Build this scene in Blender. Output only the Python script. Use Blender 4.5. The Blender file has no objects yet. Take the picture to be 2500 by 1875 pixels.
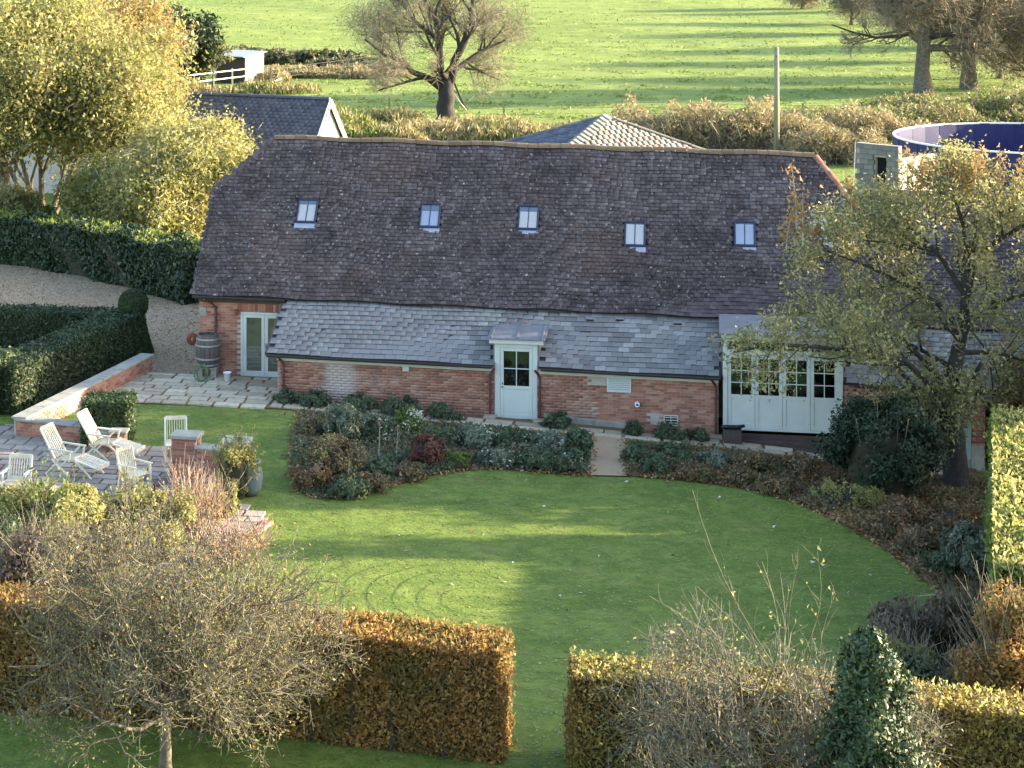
import bpy, math, random
import numpy as np
from mathutils import Vector, Matrix
random.seed(7); rng = np.random.default_rng(7)
S = bpy.context.scene
COL = S.collection
R = math.radians
PI = math.pi

# ------------------------------------------------------------------ camera
F, V0, CX, H = 5200.0, -250.0, 800.0, 14.34
cam = bpy.data.cameras.new('camera'); co = bpy.data.objects.new('camera', cam); COL.objects.link(co)
co.location = (0, 0, H); co.rotation_euler = (R(90), 0, 0)
cam.sensor_width = 36; cam.lens = 36*F/2500
cam.shift_x = (1250-CX)/2500; cam.shift_y = -(937.5-V0)/2500
cam.clip_start = .5; cam.clip_end = 3000
S.camera = co
# ------------------------------------------------------------------ world and sun
SUN_EL, SUN_AZ = 13.0, math.degrees(math.atan2(.17, 1))      # azimuth measured from +X towards +Y
w = bpy.data.worlds.new('World'); S.world = w; w.use_nodes = True
nt = w.node_tree; bg = nt.nodes['Background']
sky = nt.nodes.new('ShaderNodeTexSky'); sky.sky_type = 'NISHITA'; sky.sun_disc = False
sky.sun_elevation = R(SUN_EL); sky.sun_rotation = R(90-SUN_AZ); sky.air_density = 1.0; sky.dust_density = 1.5
nt.links.new(sky.outputs[0], bg.inputs[0]); bg.inputs[1].default_value = .15
sl = bpy.data.lights.new('sun', 'SUN'); sl.energy = 4.3; sl.angle = R(.6); sl.color = (1, .85, .58)
so = bpy.data.objects.new('sun', sl); COL.objects.link(so)
tos = Vector((math.cos(R(SUN_AZ))*math.cos(R(SUN_EL)), math.sin(R(SUN_AZ))*math.cos(R(SUN_EL)), math.sin(R(SUN_EL))))
so.rotation_euler = tos.to_track_quat('Z', 'Y').to_euler(); so.location = (60, 60, 60)
S.view_settings.view_transform = 'Standard'; S.view_settings.look = 'None'
S.view_settings.gamma = 1; S.view_settings.exposure = 2.65; S.view_settings.use_curve_mapping = False

# ------------------------------------------------------------------ terrain and picking
PX = [-400, -3, -1.3, 10.4, 18, 25, 400]; PZ = [.5, .5, .48, -.07, -.7, -1.0, -1.0]
def tz(X, Y):
    wgt = np.clip((95-np.asarray(Y, float))/20, 0, 1); wgt = wgt*wgt*(3-2*wgt)
    return np.interp(X, PX, PZ)*wgt
def at(u, v, Y): return Vector(((u-CX)/F*Y, Y, H-(v-V0)/F*Y))
def G(u, v, dz=0):
    z = 0.0
    for _ in range(40):
        Y = (H-z-dz)*F/(v-V0); X = (u-CX)/F*Y; z = .5*z+.5*float(tz(X, Y))
    return Vector((X, Y, z))
AL = math.atan(.18); CA, SA = math.cos(AL), math.sin(AL)
P0 = Vector(((1260-CX)/F*57.8, 57.8, 0))
def L2W(x, y, z=0): return Vector((P0.x+x*CA+y*SA, P0.y-x*SA+y*CA, z))
def W2L(X, Y): return ((X-P0.x)*CA-(Y-P0.y)*SA, (X-P0.x)*SA+(Y-P0.y)*CA)
def hp(u, v, y):
    kx = (u-CX)/F; kv = (v-V0)/F
    Y = (y+P0.x*SA+P0.y*CA)/(kx*SA+CA); X = kx*Y
    return (X-P0.x)*CA-(Y-P0.y)*SA, H-kv*Y
def gl(x, y=0): p = L2W(x, y); return float(tz(p.x, p.y))

# ------------------------------------------------------------------ materials
M = {}
def mat(name, cols=((.5, .5, .5),), rough=.8, scale=3.0, detail=6, island=0.0, bump=0.0, bscale=40, spec=.3,
        trans=0.0, metal=0.0, spots=None, coord='Object', stretch=None, big=None, sss=None):
    """cols ramp driven by noise mixed with a per-piece random value."""
    m = bpy.data.materials.new(name); m.use_nodes = True; n = m.node_tree.nodes; l = m.node_tree.links
    b = n['Principled BSDF']; b.inputs['Roughness'].default_value = rough
    b.inputs['Specular IOR Level'].default_value = spec; b.inputs['Metallic'].default_value = metal
    out = n['Material Output']
    tc = n.new('ShaderNodeTexCoord'); vec = tc.outputs[coord]
    if coord == 'World':
        pass
    if stretch:
        mp = n.new('ShaderNodeMapping'); mp.inputs['Scale'].default_value = stretch; l.new(vec, mp.inputs[0]); vec = mp.outputs[0]
    noi = n.new('ShaderNodeTexNoise'); noi.inputs['Scale'].default_value = scale; noi.inputs['Detail'].default_value = detail
    noi.inputs['Roughness'].default_value = .65
    l.new(vec, noi.inputs['Vector'])
    st = n.new('ShaderNodeMapRange'); st.inputs[1].default_value = .3; st.inputs[2].default_value = .7; l.new(noi.outputs[0], st.inputs[0])
    fac = st.outputs[0]
    if island > 0:
        ge = n.new('ShaderNodeNewGeometry'); oi = n.new('ShaderNodeObjectInfo')
        a = n.new('ShaderNodeMath'); a.operation = 'ADD'; l.new(ge.outputs['Random Per Island'], a.inputs[0]); l.new(oi.outputs['Random'], a.inputs[1])
        fr = n.new('ShaderNodeMath'); fr.operation = 'FRACT'; l.new(a.outputs[0], fr.inputs[0])
        mx = n.new('ShaderNodeMix'); mx.data_type = 'FLOAT'; mx.inputs[0].default_value = island
        l.new(fac, mx.inputs[2]); l.new(fr.outputs[0], mx.inputs[3]); fac = mx.outputs[0]
    rp = n.new('ShaderNodeValToRGB'); e = rp.color_ramp.elements
    k = len(cols)
    if k == 1: cols = (cols[0], tuple(c*.8 for c in cols[0])); k = 2
    while len(e) < k: e.new(.5)
    for i, c in enumerate(cols): e[i].position = i/(k-1); e[i].color = (*c, 1)
    l.new(fac, rp.inputs[0]); colr = rp.outputs[0]
    def overlay(colr, sc, lo, hi, c, amt=1.0, det=4):
        tn = n.new('ShaderNodeTexNoise'); tn.inputs['Scale'].default_value = sc; tn.inputs['Detail'].default_value = det
        l.new(vec, tn.inputs['Vector'])
        mr = n.new('ShaderNodeMapRange'); mr.inputs[1].default_value = lo; mr.inputs[2].default_value = hi; mr.inputs[4].default_value = amt
        l.new(tn.outputs[0], mr.inputs[0])
        mx = n.new('ShaderNodeMix'); mx.data_type = 'RGBA'; l.new(mr.outputs[0], mx.inputs[0]); l.new(colr, mx.inputs[6]); mx.inputs[7].default_value = (*c, 1)
        return mx.outputs[2]
    for sp in (spots or []): colr = overlay(colr, *sp)
    l.new(colr, b.inputs['Base Color'])
    if bump:
        bn = n.new('ShaderNodeTexNoise'); bn.inputs['Scale'].default_value = bscale; bn.inputs['Detail'].default_value = 4; l.new(vec, bn.inputs['Vector'])
        bp = n.new('ShaderNodeBump'); bp.inputs['Strength'].default_value = 1; bp.inputs['Distance'].default_value = bump
        l.new(bn.outputs[0], bp.inputs['Height']); l.new(bp.outputs[0], b.inputs['Normal'])
    if trans:
        tr = n.new('ShaderNodeBsdfTranslucent'); l.new(colr, tr.inputs[0]); ms = n.new('ShaderNodeMixShader'); ms.inputs[0].default_value = trans
        l.new(b.outputs[0], ms.inputs[1]); l.new(tr.outputs[0], ms.inputs[2]); l.new(ms.outputs[0], out.inputs[0])
    M[name] = m; return m
def leafmat(name, cols, trans=.35, rough=.6, spec=.3): return mat(name, cols, rough=rough, scale=.35, detail=3, island=.75, trans=trans, spec=spec)

leafmat('yew', ((.012, .022, .009), (.03, .048, .018), (.06, .085, .03)), .15)
leafmat('laurel', ((.007, .016, .007), (.018, .034, .013), (.05, .075, .026)), .12, .5, .35)
leafmat('evergreen_leaf', ((.008, .016, .009), (.022, .038, .02), (.05, .075, .04)), .12, .6, .25)
leafmat('box_leaf', ((.02, .035, .012), (.045, .07, .022), (.08, .11, .035)), .15)
leafmat('beech', ((.06, .04, .016), (.17, .095, .03), (.34, .17, .05), (.46, .29, .10), (.20, .18, .05)), .5)
leafmat('beech_purple', ((.06, .045, .035), (.12, .085, .06), (.19, .135, .09), (.2, .17, .1)), .25)
leafmat('gold_leaf', ((.16, .155, .045), (.28, .265, .075), (.40, .365, .13), (.52, .45, .22)), .45)
leafmat('olive_leaf', ((.10, .105, .035), (.18, .185, .06), (.27, .265, .095), (.38, .34, .16)), .45)
leafmat('tan_leaf', ((.16, .10, .04), (.30, .19, .07), (.42, .26, .10)), .45)
leafmat('apple_leaf', ((.08, .09, .035), (.19, .19, .07), (.33, .30, .12), (.58, .50, .26)), .5, .5, .4)
leafmat('holly', ((.012, .026, .010), (.03, .055, .02), (.08, .105, .035)), .15, .5, .35)
leafmat('shrub_green', ((.035, .052, .026), (.075, .10, .05), (.14, .175, .09)), .3)
leafmat('shrub_sage', ((.065, .08, .05), (.135, .155, .10), (.24, .27, .19)), .3)
leafmat('shrub_red', ((.07, .025, .02), (.13, .05, .035), (.18, .09, .05)), .3)
leafmat('shrub_brown', ((.08, .05, .03), (.17, .115, .06), (.28, .21, .11)), .3)
leafmat('flower_white', ((.45, .47, .38), (.65, .65, .55)), .3)
leafmat('gravel_stone', ((.10, .065, .04), (.21, .145, .085), (.34, .25, .155), (.45, .35, .24)), .0)
leafmat('litter', ((.07, .03, .015), (.16, .07, .025), (.26, .14, .05), (.4, .3, .14)), .1)
leafmat('bramble', ((.10, .085, .04), (.20, .16, .08), (.30, .235, .13), (.38, .31, .19)), .3)
leafmat('rough_grass', ((.12, .12, .04), (.22, .19, .075), (.34, .27, .13), (.32, .24, .15)), .3)
leafmat('rank_green', ((.05, .08, .015), (.12, .16, .03), (.22, .24, .05)), .35)
leafmat('lawn_blade', ((.085, .115, .024), (.125, .165, .034), (.17, .20, .05)), .3)
def patch(name, sc, lo, hi, c, amt):
    n = M[name].node_tree.nodes; l = M[name].node_tree.links; b = n['Principled BSDF']; src = b.inputs['Base Color'].links[0].from_socket
    tc = n.new('ShaderNodeTexCoord'); t = n.new('ShaderNodeTexNoise'); t.inputs['Scale'].default_value = sc; l.new(tc.outputs['Object'], t.inputs[0])
    mr = n.new('ShaderNodeMapRange'); mr.inputs[1].default_value = lo; mr.inputs[2].default_value = hi; mr.inputs[4].default_value = amt; l.new(t.outputs[0], mr.inputs[0])
    mx = n.new('ShaderNodeMix'); mx.data_type = 'RGBA'; l.new(mr.outputs[0], mx.inputs[0]); l.new(src, mx.inputs[6]); mx.inputs[7].default_value = (*c, 1)
    l.new(mx.outputs[2], b.inputs['Base Color'])
    for q in n:
        if q.type == 'BSDF_TRANSLUCENT': l.new(mx.outputs[2], q.inputs[0])
patch('beech', 1.3, .45, .6, (.10, .10, .03), .6)
leafmat('beech_olive', ((.05, .04, .016), (.14, .09, .03), (.28, .16, .05), (.42, .32, .10), (.16, .17, .05)), .45); patch('beech_olive', .7, .4, .6, (.13, .14, .035), .65)
patch('olive_leaf', .5, .5, .65, (.30, .18, .06), .35); patch('shrub_brown', 1.5, .5, .6, (.08, .09, .03), .6)
mat('bark', ((.045, .038, .03), (.10, .085, .065), (.16, .14, .11)), .9, 6, bump=.02, bscale=14)
mat('bark_dark', ((.018, .016, .016), (.045, .04, .038)), .9, 6, bump=.02, bscale=14)
mat('bark_gold', ((.14, .10, .05), (.28, .20, .09)), .9, 6)
mat('twig', ((.10, .085, .055), (.19, .16, .11), (.28, .25, .18)), .8, 2, island=.7)
mat('twig_pale', ((.17, .16, .13), (.30, .28, .23), (.4, .38, .32)), .7, 2, island=.7)
mat('twig_grey', ((.055, .048, .034), (.105, .092, .066), (.2, .18, .135)), .8, 2, island=.7)
mat('twig_pink', ((.17, .11, .09), (.3, .21, .17), (.42, .3, .25)), .8, 2, island=.7)
mat('twig_brown', ((.09, .07, .045), (.17, .13, .085), (.27, .22, .15)), .8, 2, island=.7)
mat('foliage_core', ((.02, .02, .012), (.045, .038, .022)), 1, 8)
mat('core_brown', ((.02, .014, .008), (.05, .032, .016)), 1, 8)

mat('tile', ((.034, .024, .027), (.062, .045, .048), (.094, .071, .075), (.17, .14, .145)), .88, .5, island=.5, bump=.004, bscale=50,
    spots=[(1.1, .56, .7, (.02, .016, .016), .6), (11, .64, .72, (.36, .33, .33), .75, 2), (.35, .52, .75, (.13, .075, .055), .45)])
mat('edge_shade', ((.010, .009, .009), (.022, .018, .018)), .95, 6)  # front edges of tiles and slates: shadow between rows put into the colour
mat('ridge_tile', ((.11, .065, .045), (.18, .11, .07), (.24, .16, .10)), .9, 3, island=.5, bump=.005, bscale=30, spots=[(6, .55, .65, (.12, .11, .05), .7)])
mat('slate_smooth', ((.125, .115, .112), (.16, .15, .148), (.19, .18, .178), (.24, .23, .225)), .55, .7, island=.3, bump=.003, bscale=30, spec=.4, spots=[(.6, .5, .68, (.08, .07, .08), .5), (1.3, .58, .72, (.26, .26, .27), .45)])
mat('slate', ((.08, .073, .07), (.13, .121, .117), (.185, .176, .17), (.33, .325, .31)), .55, .9, island=.62, bump=.003, bscale=30, spec=.45,
    spots=[(.45, .55, .7, (.24, .24, .28), .5), (5, .66, .74, (.32, .32, .27), .6)])
mat('slate_far', ((.05, .055, .08), (.085, .09, .125), (.12, .125, .16)), .7, 1, island=.6)
mat('tile_far', ((.075, .07, .072), (.12, .112, .112), (.17, .16, .158)), .8, 1, island=.6)
mat('under', ((.03, .026, .026), (.05, .045, .045)), .95, 4)
mat('brick', ((.17, .07, .05), (.27, .11, .075), (.35, .16, .11), (.42, .26, .19)), .9, 1.0, island=.7, bump=.004, bscale=60,
    spots=[(.55, .54, .66, (.50, .44, .41), .7, 6), (3.2, .6, .7, (.14, .07, .06), .6), (.6, .3, .22, (.40, .27, .17), .6)])
mat('mortar', ((.30, .25, .21), (.44, .38, .32)), .95, 3, bump=.01, bscale=50)
mat('stone', ((.22, .175, .12), (.38, .31, .22), (.52, .44, .32)), .85, 2.5, island=.6, bump=.006, bscale=25, spots=[(3, .56, .72, (.16, .12, .08), .7)])
mat('terrace_stone', ((.17, .14, .12), (.25, .21, .18), (.36, .31, .27)), .85, 2.0, island=.55, bump=.006, bscale=25, spots=[(1.6, .55, .72, (.11, .085, .07), .6)])
mat('joint_soil', ((.10, .055, .03), (.20, .12, .07)), .95, 6, bump=.01, bscale=30)
mat('coping', ((.20, .19, .16), (.33, .31, .27)), .85, 3, bump=.006, bscale=25, spots=[(4, .56, .7, (.1, .11, .06), .6)])
mat('paint', ((.44, .455, .43), (.51, .52, .49)), .45, 2, spots=[(7, .6, .8, (.3, .32, .28), .3)])
mat('paint_blue', ((.20, .25, .25), (.26, .31, .31)), .5, 2)
mat('fascia', ((.42, .42, .34), (.5, .5, .42)), .5, 2)
mat('gutter', ((.022, .017, .018), (.04, .03, .03)), .5, 4, spec=.5)
mat('pipe', ((.075, .025, .02), (.11, .04, .03)), .5, 4)
mat('lead', ((.13, .13, .145), (.2, .2, .215)), .5, 3, spots=[(2, .55, .7, (.15, .14, .16), .6)])
mat('navy_frame', ((.012, .014, .035), (.02, .024, .05)), .35, 4, spec=.5)
mat('dark', ((.006, .006, .009),), .9)
mat('interior', ((.05, .045, .04), (.10, .09, .075)), .9, 2)
mat('blind', ((.74, .60, .46), (.80, .68, .56)), .8, 1)
mat('interior_dim', ((.03, .035, .03), (.06, .065, .055)), .9, 2)
mat('blind_grey', ((.42, .42, .48), (.5, .5, .56)), .8, 1)
mat('gravel', ((.13, .085, .05), (.27, .19, .115), (.42, .32, .21)), .95, 16, 3, bump=.03, bscale=14, coord='Object', spots=[(.35, .5, .7, (.20, .165, .13), .5), (14, .62, .7, (.10, .07, .045), .8, 2), (23, .66, .7, (.55, .5, .42), .7, 2)])
mat('path_gravel', ((.20, .14, .08), (.30, .21, .13), (.36, .27, .18)), .95, 50, 3, bump=.012, bscale=30)
mat('soil', ((.022, .015, .01), (.05, .034, .022), (.08, .055, .035)), .95, 5, bump=.03, bscale=12)
mat('timber_pale', ((.42, .37, .27), (.60, .53, .41), (.72, .66, .54)), .7, 3, island=.4)
mat('timber_white', ((.7, .66, .58), (.8, .77, .68)), .7, 3)
mat('timber_dark', ((.045, .032, .028), (.09, .065, .055)), .8, 3, stretch=(1, 1, 8))
mat('barrel_wood', ((.06, .045, .04), (.12, .095, .085)), .7, 3, island=.5)
mat('steel', ((.28, .28, .3), (.4, .4, .42)), .4, 3, metal=.6)
mat('white_plastic', ((.75, .78, .85), (.8, .82, .88)), .4, 2)
mat('black_plastic', ((.01, .01, .013), (.018, .018, .02)), .4, 3)
mat('hose', ((.06, .12, .05), (.09, .16, .07)), .4, 3)
mat('rust', ((.14, .03, .015), (.24, .06, .03)), .7, 5)
mat('pot_blue', ((.10, .115, .13), (.16, .18, .2)), .4, 3)
mat('tank', ((.013, .015, .06), (.02, .022, .09), (.03, .03, .10)), .55, 1.5, spec=.2, spots=[(.8, .6, .8, (.035, .03, .08), .5)])
mat('tank_rim', ((.55, .55, .58), (.7, .7, .7)), .5, 3)
mat('block', ((.10, .095, .09), (.145, .14, .13), (.19, .18, .17)), .9, 2, island=.6, bump=.004, bscale=40)
mat('render_wall', ((.5, .46, .46), (.6, .56, .56)), .9, 1.0)
mat('roof_sheet', ((.20, .23, .24), (.28, .31, .32)), .6, 3, stretch=(6, 1, 1))
mat('pole_wood', ((.16, .145, .085), (.24, .22, .14)), .9, 4, stretch=(4, 4, .5))
mat('wire', ((.05, .05, .05),), .5)
mat('skylead', ((.25, .25, .32), (.33, .33, .42)), .4, 3)

def glass(name, tint=(.8, .85, .9), refl=.35, rough=.03):
    m = bpy.data.materials.new(name); m.use_nodes = True; n = m.node_tree.nodes; l = m.node_tree.links
    for x in list(n):
        if x.type == 'BSDF_PRINCIPLED': n.remove(x)
    g = n.new('ShaderNodeBsdfGlossy'); g.inputs['Roughness'].default_value = rough; g.inputs[0].default_value = (.9, .95, 1, 1)
    t = n.new('ShaderNodeBsdfTransparent'); t.inputs[0].default_value = (*tint, 1)
    x = n.new('ShaderNodeMixShader'); x.inputs[0].default_value = refl
    l.new(t.outputs[0], x.inputs[1]); l.new(g.outputs[0], x.inputs[2]); l.new(x.outputs[0], n['Material Output'].inputs[0])
    M[name] = m
glass('glass', (.5, .56, .52), .16); glass('roof_glass', (.92, .92, .94), .16, .02)

# lawn and pasture: colour by several noises, plus mowing rings and worn/leafy flecks
def grassmat(name, cols, rings=False, far=False):
    m = mat(name, cols, .9, .5 if not far else .06, 8, spec=.15,
            spots=[(5, .48, .62, (.065, .085, .02), .45, 8), (1.1, .52, .66, (.15, .155, .045), .5, 6), (9 if not far else 1.2, .5, .75, tuple(c*.8 for c in cols[0]), .6, 6), (2.2 if not far else .35, .5, .72, tuple(min(1, c*1.25) for c in cols[-1]), .5)])
    n = m.node_tree.nodes; l = m.node_tree.links; b = n['Principled BSDF']
    tc = n.new('ShaderNodeTexCoord')
    bn = n.new('ShaderNodeTexNoise'); bn.inputs['Scale'].default_value = 16 if not far else 2.2; bn.inputs['Detail'].default_value = 6; bn.inputs['Roughness'].default_value = .7
    mp = n.new('ShaderNodeMapping'); mp.inputs['Scale'].default_value = (1, 1, 1) if not far else (.35, .8, 1)
    l.new(tc.outputs['Object'], mp.inputs[0]); l.new(mp.outputs[0], bn.inputs['Vector'])
    bp = n.new('ShaderNodeBump'); bp.inputs['Distance'].default_value = .055 if not far else .5; bp.inputs['Strength'].default_value = .8
    l.new(bn.outputs[0], bp.inputs['Height']); l.new(bp.outputs[0], b.inputs['Normal'])
    if rings:
        src = b.inputs['Base Color'].links[0].from_socket
        c0 = G(1180, 1470)
        sub = n.new('ShaderNodeVectorMath'); sub.operation = 'SUBTRACT'; sub.inputs[1].default_value = (c0.x, c0.y, c0.z); l.new(tc.outputs['Object'], sub.inputs[0])
        sc = n.new('ShaderNodeVectorMath'); sc.operation = 'MULTIPLY'; sc.inputs[1].default_value = (1, 1.0, 0); l.new(sub.outputs[0], sc.inputs[0])
        ln = n.new('ShaderNodeVectorMath'); ln.operation = 'LENGTH'; l.new(sc.outputs[0], ln.inputs[0])
        wn = n.new('ShaderNodeTexNoise'); wn.inputs['Scale'].default_value = .7; l.new(tc.outputs['Object'], wn.inputs['Vector'])
        ad = n.new('ShaderNodeMath'); ad.operation = 'MULTIPLY_ADD'; ad.inputs[1].default_value = .35; l.new(wn.outputs[0], ad.inputs[0]); l.new(ln.outputs['Value'], ad.inputs[2])
        dv = n.new('ShaderNodeMath'); dv.operation = 'DIVIDE'; dv.inputs[1].default_value = .5; l.new(ad.outputs[0], dv.inputs[0])
        fr = n.new('ShaderNodeMath'); fr.operation = 'FRACT'; l.new(dv.outputs[0], fr.inputs[0])
        mr = n.new('ShaderNodeMapRange'); mr.inputs[1].default_value = .17; mr.inputs[2].default_value = .03; mr.inputs[3].default_value = 0; mr.inputs[4].default_value = 1; l.new(fr.outputs[0], mr.inputs[0])
        # only on the left half and near the front
        sx = n.new('ShaderNodeSeparateXYZ'); l.new(sub.outputs[0], sx.inputs[0])
        m1 = n.new('ShaderNodeMapRange'); m1.inputs[1].default_value = 1.0; m1.inputs[2].default_value = -1.5; l.new(sx.outputs[0], m1.inputs[0])
        m2 = n.new('ShaderNodeMapRange'); m2.inputs[1].default_value = 4.0; m2.inputs[2].default_value = 1.5; l.new(sx.outputs[1], m2.inputs[0])
        m3 = n.new('ShaderNodeMapRange'); m3.inputs[1].default_value = 5.2; m3.inputs[2].default_value = 4.4; l.new(ln.outputs['Value'], m3.inputs[0])
        k = mr.outputs[0]
        for q in (m1, m2, m3):
            mu = n.new('ShaderNodeMath'); mu.operation = 'MULTIPLY'; l.new(k, mu.inputs[0]); l.new(q.outputs[0], mu.inputs[1]); k = mu.outputs[0]
        mu = n.new('ShaderNodeMath'); mu.operation = 'MULTIPLY'; l.new(k, mu.inputs[0]); mu.inputs[1].default_value = .8
        mx = n.new('ShaderNodeMix'); mx.data_type = 'RGBA'; l.new(mu.outputs[0], mx.inputs[0]); l.new(src, mx.inputs[6]); mx.inputs[7].default_value = (.03, .055, .012, 1)
        l.new(mx.outputs[2], b.inputs['Base Color'])
    return m
grassmat('lawn', ((.070, .112, .018), (.108, .155, .027), (.15, .19, .042)), rings=True)
grassmat('pasture', ((.12, .17, .035), (.18, .235, .05), (.25, .29, .075)), far=True)
leafmat('tuft', ((.10, .145, .03), (.16, .21, .045), (.2, .24, .06)), .3)

# ------------------------------------------------------------------ mesh helpers
def tag(o, label=None, cat=None, group=None, kind=None):
    if label: o['label'] = label
    if cat: o['category'] = cat
    if group: o['group'] = group
    if kind: o['kind'] = kind
    return o
def empty(name, loc=(0, 0, 0), rz=0, label=None, cat=None, group=None):
    o = bpy.data.objects.new(name, None); COL.objects.link(o); o.location = loc; o.rotation_euler = (0, 0, rz); o.empty_display_size = .3
    return tag(o, label, cat, group)
class MB:
    def __init__(s): s.v = []; s.f = []
    def add(s, vs, fs):
        k = len(s.v); s.v += [tuple(p) for p in vs]; s.f += [tuple(i+k for i in f) for f in fs]; return s
    def box(s, x0, x1, y0, y1, z0, z1):
        return s.add([(x0, y0, z0), (x1, y0, z0), (x1, y1, z0), (x0, y1, z0), (x0, y0, z1), (x1, y0, z1), (x1, y1, z1), (x0, y1, z1)],
                     [(0, 3, 2, 1), (4, 5, 6, 7), (0, 1, 5, 4), (1, 2, 6, 5), (2, 3, 7, 6), (3, 0, 4, 7)])
    def hexa(s, b, t):   # four bottom, four top points
        return s.add(list(b)+list(t), [(0, 3, 2, 1), (4, 5, 6, 7), (0, 1, 5, 4), (1, 2, 6, 5), (2, 3, 7, 6), (3, 0, 4, 7)])
    def bar(s, a, b, w, h=None):
        a, b = Vector(a), Vector(b); h = h or w; d = (b-a).normalized()
        up = Vector((0, 0, 1)) if abs(d.z) < .95 else Vector((0, 1, 0))
        sd = d.cross(up).normalized()*w/2; u2 = sd.cross(d).normalized()*h/2
        q = [a-sd-u2, a+sd-u2, a+sd+u2, a-sd+u2, b-sd-u2, b+sd-u2, b+sd+u2, b-sd+u2]
        return s.add(q, [(0, 1, 2, 3), (7, 6, 5, 4), (0, 4, 5, 1), (1, 5, 6, 2), (2, 6, 7, 3), (3, 7, 4, 0)])
    def tube(s, pts, r, n=8, cap=True):
        pts = [Vector(p) for p in pts]; rs = r if isinstance(r, (list, tuple)) else [r]*len(pts); base = len(s.v); ring = None
        for i, p in enumerate(pts):
            d = (pts[min(i+1, len(pts)-1)]-pts[max(i-1, 0)]).normalized()
            a = d.cross(Vector((0, 0, 1)) if abs(d.z) < .9 else Vector((1, 0, 0))).normalized(); b = d.cross(a).normalized()
            for k in range(n):
                t = 2*PI*k/n; s.v.append(tuple(p+(a*math.cos(t)+b*math.sin(t))*rs[i]))
        for i in range(len(pts)-1):
            for k in range(n):
                s.f.append((base+i*n+k, base+i*n+(k+1) % n, base+(i+1)*n+(k+1) % n, base+(i+1)*n+k))
        if cap: s.f.append(tuple(base+k for k in range(n))[::-1]); s.f.append(tuple(base+(len(pts)-1)*n+k for k in range(n)))
        return s
    def lathe(s, c, prof, n=24):
        base = len(s.v); c = Vector(c)
        for r, z in prof:
            for k in range(n):
                t = 2*PI*k/n; s.v.append((c.x+r*math.cos(t), c.y+r*math.sin(t), c.z+z))
        for i in range(len(prof)-1):
            for k in range(n):
                s.f.append((base+i*n+k, base+i*n+(k+1) % n, base+(i+1)*n+(k+1) % n, base+(i+1)*n+k))
        return s
    def mesh(s, name):
        me = bpy.data.meshes.new(name); me.from_pydata(s.v, [], s.f); me.validate(); me.update(); return me
    def build(s, name, m, parent=None, smooth=False, bevel=0):
        me = s.mesh(name); me.materials.append(M[m])
        if smooth: me.shade_smooth()
        o = bpy.data.objects.new(name, me); COL.objects.link(o)
        if parent: o.parent = parent
        if bevel:
            b = o.modifiers.new('b', 'BEVEL'); b.width = bevel; b.segments = 1
        return o
def link(name, me, parent=None):
    o = bpy.data.objects.new(name, me); COL.objects.link(o)
    if parent: o.parent = parent
    return o
def npmesh(name, V, Q, m, parent=None, smooth=False):
    V = np.asarray(V, np.float32).reshape(-1, 3); Q = np.asarray(Q, np.int32); k = Q.shape[1]
    me = bpy.data.meshes.new(name); me.vertices.add(len(V)); me.vertices.foreach_set('co', V.ravel())
    me.loops.add(Q.size); me.loops.foreach_set('vertex_index', Q.ravel())
    me.polygons.add(len(Q)); me.polygons.foreach_set('loop_start', np.arange(0, Q.size, k, dtype=np.int32))
    if smooth: me.polygons.foreach_set('use_smooth', np.ones(len(Q), bool))
    me.materials.append(M[m]); me.update(calc_edges=True)
    return link(name, me, parent)
def unit(a): return a/np.maximum(np.linalg.norm(a, axis=-1, keepdims=True), 1e-9)
def rdir(n): return unit(rng.normal(size=(n, 3)))
def cards(name, C, size, m, parent=None, nrm=None, jit=.8, asp=1.6, up=None, var=.45):
    """leaf sized diamonds, each its own island"""
    C = np.asarray(C); n = len(C)
    N = rdir(n) if nrm is None else unit(np.asarray(nrm)+jit*rng.normal(size=(n, 3)))
    A = np.cross(N, rdir(n)); A = unit(A)
    if up is not None: A = unit(A*(1-up)+np.array([0, 0, 1.])*up+rng.normal(size=(n, 3))*.15)
    B = unit(np.cross(N, A))
    sz = size*np.clip(1+var*rng.normal(size=(n, 1))*.8, .35, 2.2)
    A = A*sz*.5*asp**.5; B = B*sz*.5/asp**.5; bend = N*sz*.12
    V = np.stack([C-A*1.1+bend*.4, C+B*1.25-A*.1*rng.uniform(-3, 3, (n, 1)), C+A*1.1-B*.9], 1)
    Q = np.arange(3*n).reshape(n, 3)
    return npmesh(name, V, Q, m, parent)
def tubes(name, P, Rr, m, parent=None, sides=3):
    """P (N,K,3), Rr (N,K)"""
    N, K, _ = P.shape
    T = np.gradient(P, axis=1); T = unit(T)
    ref = np.where(np.abs(T[..., 2:3]) > .9, np.array([1., 0, 0]), np.array([0, 0, 1.]))
    A = unit(np.cross(T, ref)); B = np.cross(T, A)
    th = 2*PI*np.arange(sides)/sides
    V = P[:, :, None, :]+Rr[:, :, None, None]*(A[:, :, None, :]*np.cos(th)[None, None, :, None]+B[:, :, None, :]*np.sin(th)[None, None, :, None])
    i = np.arange(N)[:, None, None]*K*sides; j = np.arange(K-1)[None, :, None]*sides; k = np.arange(sides)[None, None, :]; k2 = (k+1) % sides
    Q = np.stack([i+j+k, i+j+k2, i+j+sides+k2, i+j+sides+k], -1).reshape(-1, 4)
    return npmesh(name, V, Q, m, parent, smooth=sides > 3)
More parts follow.
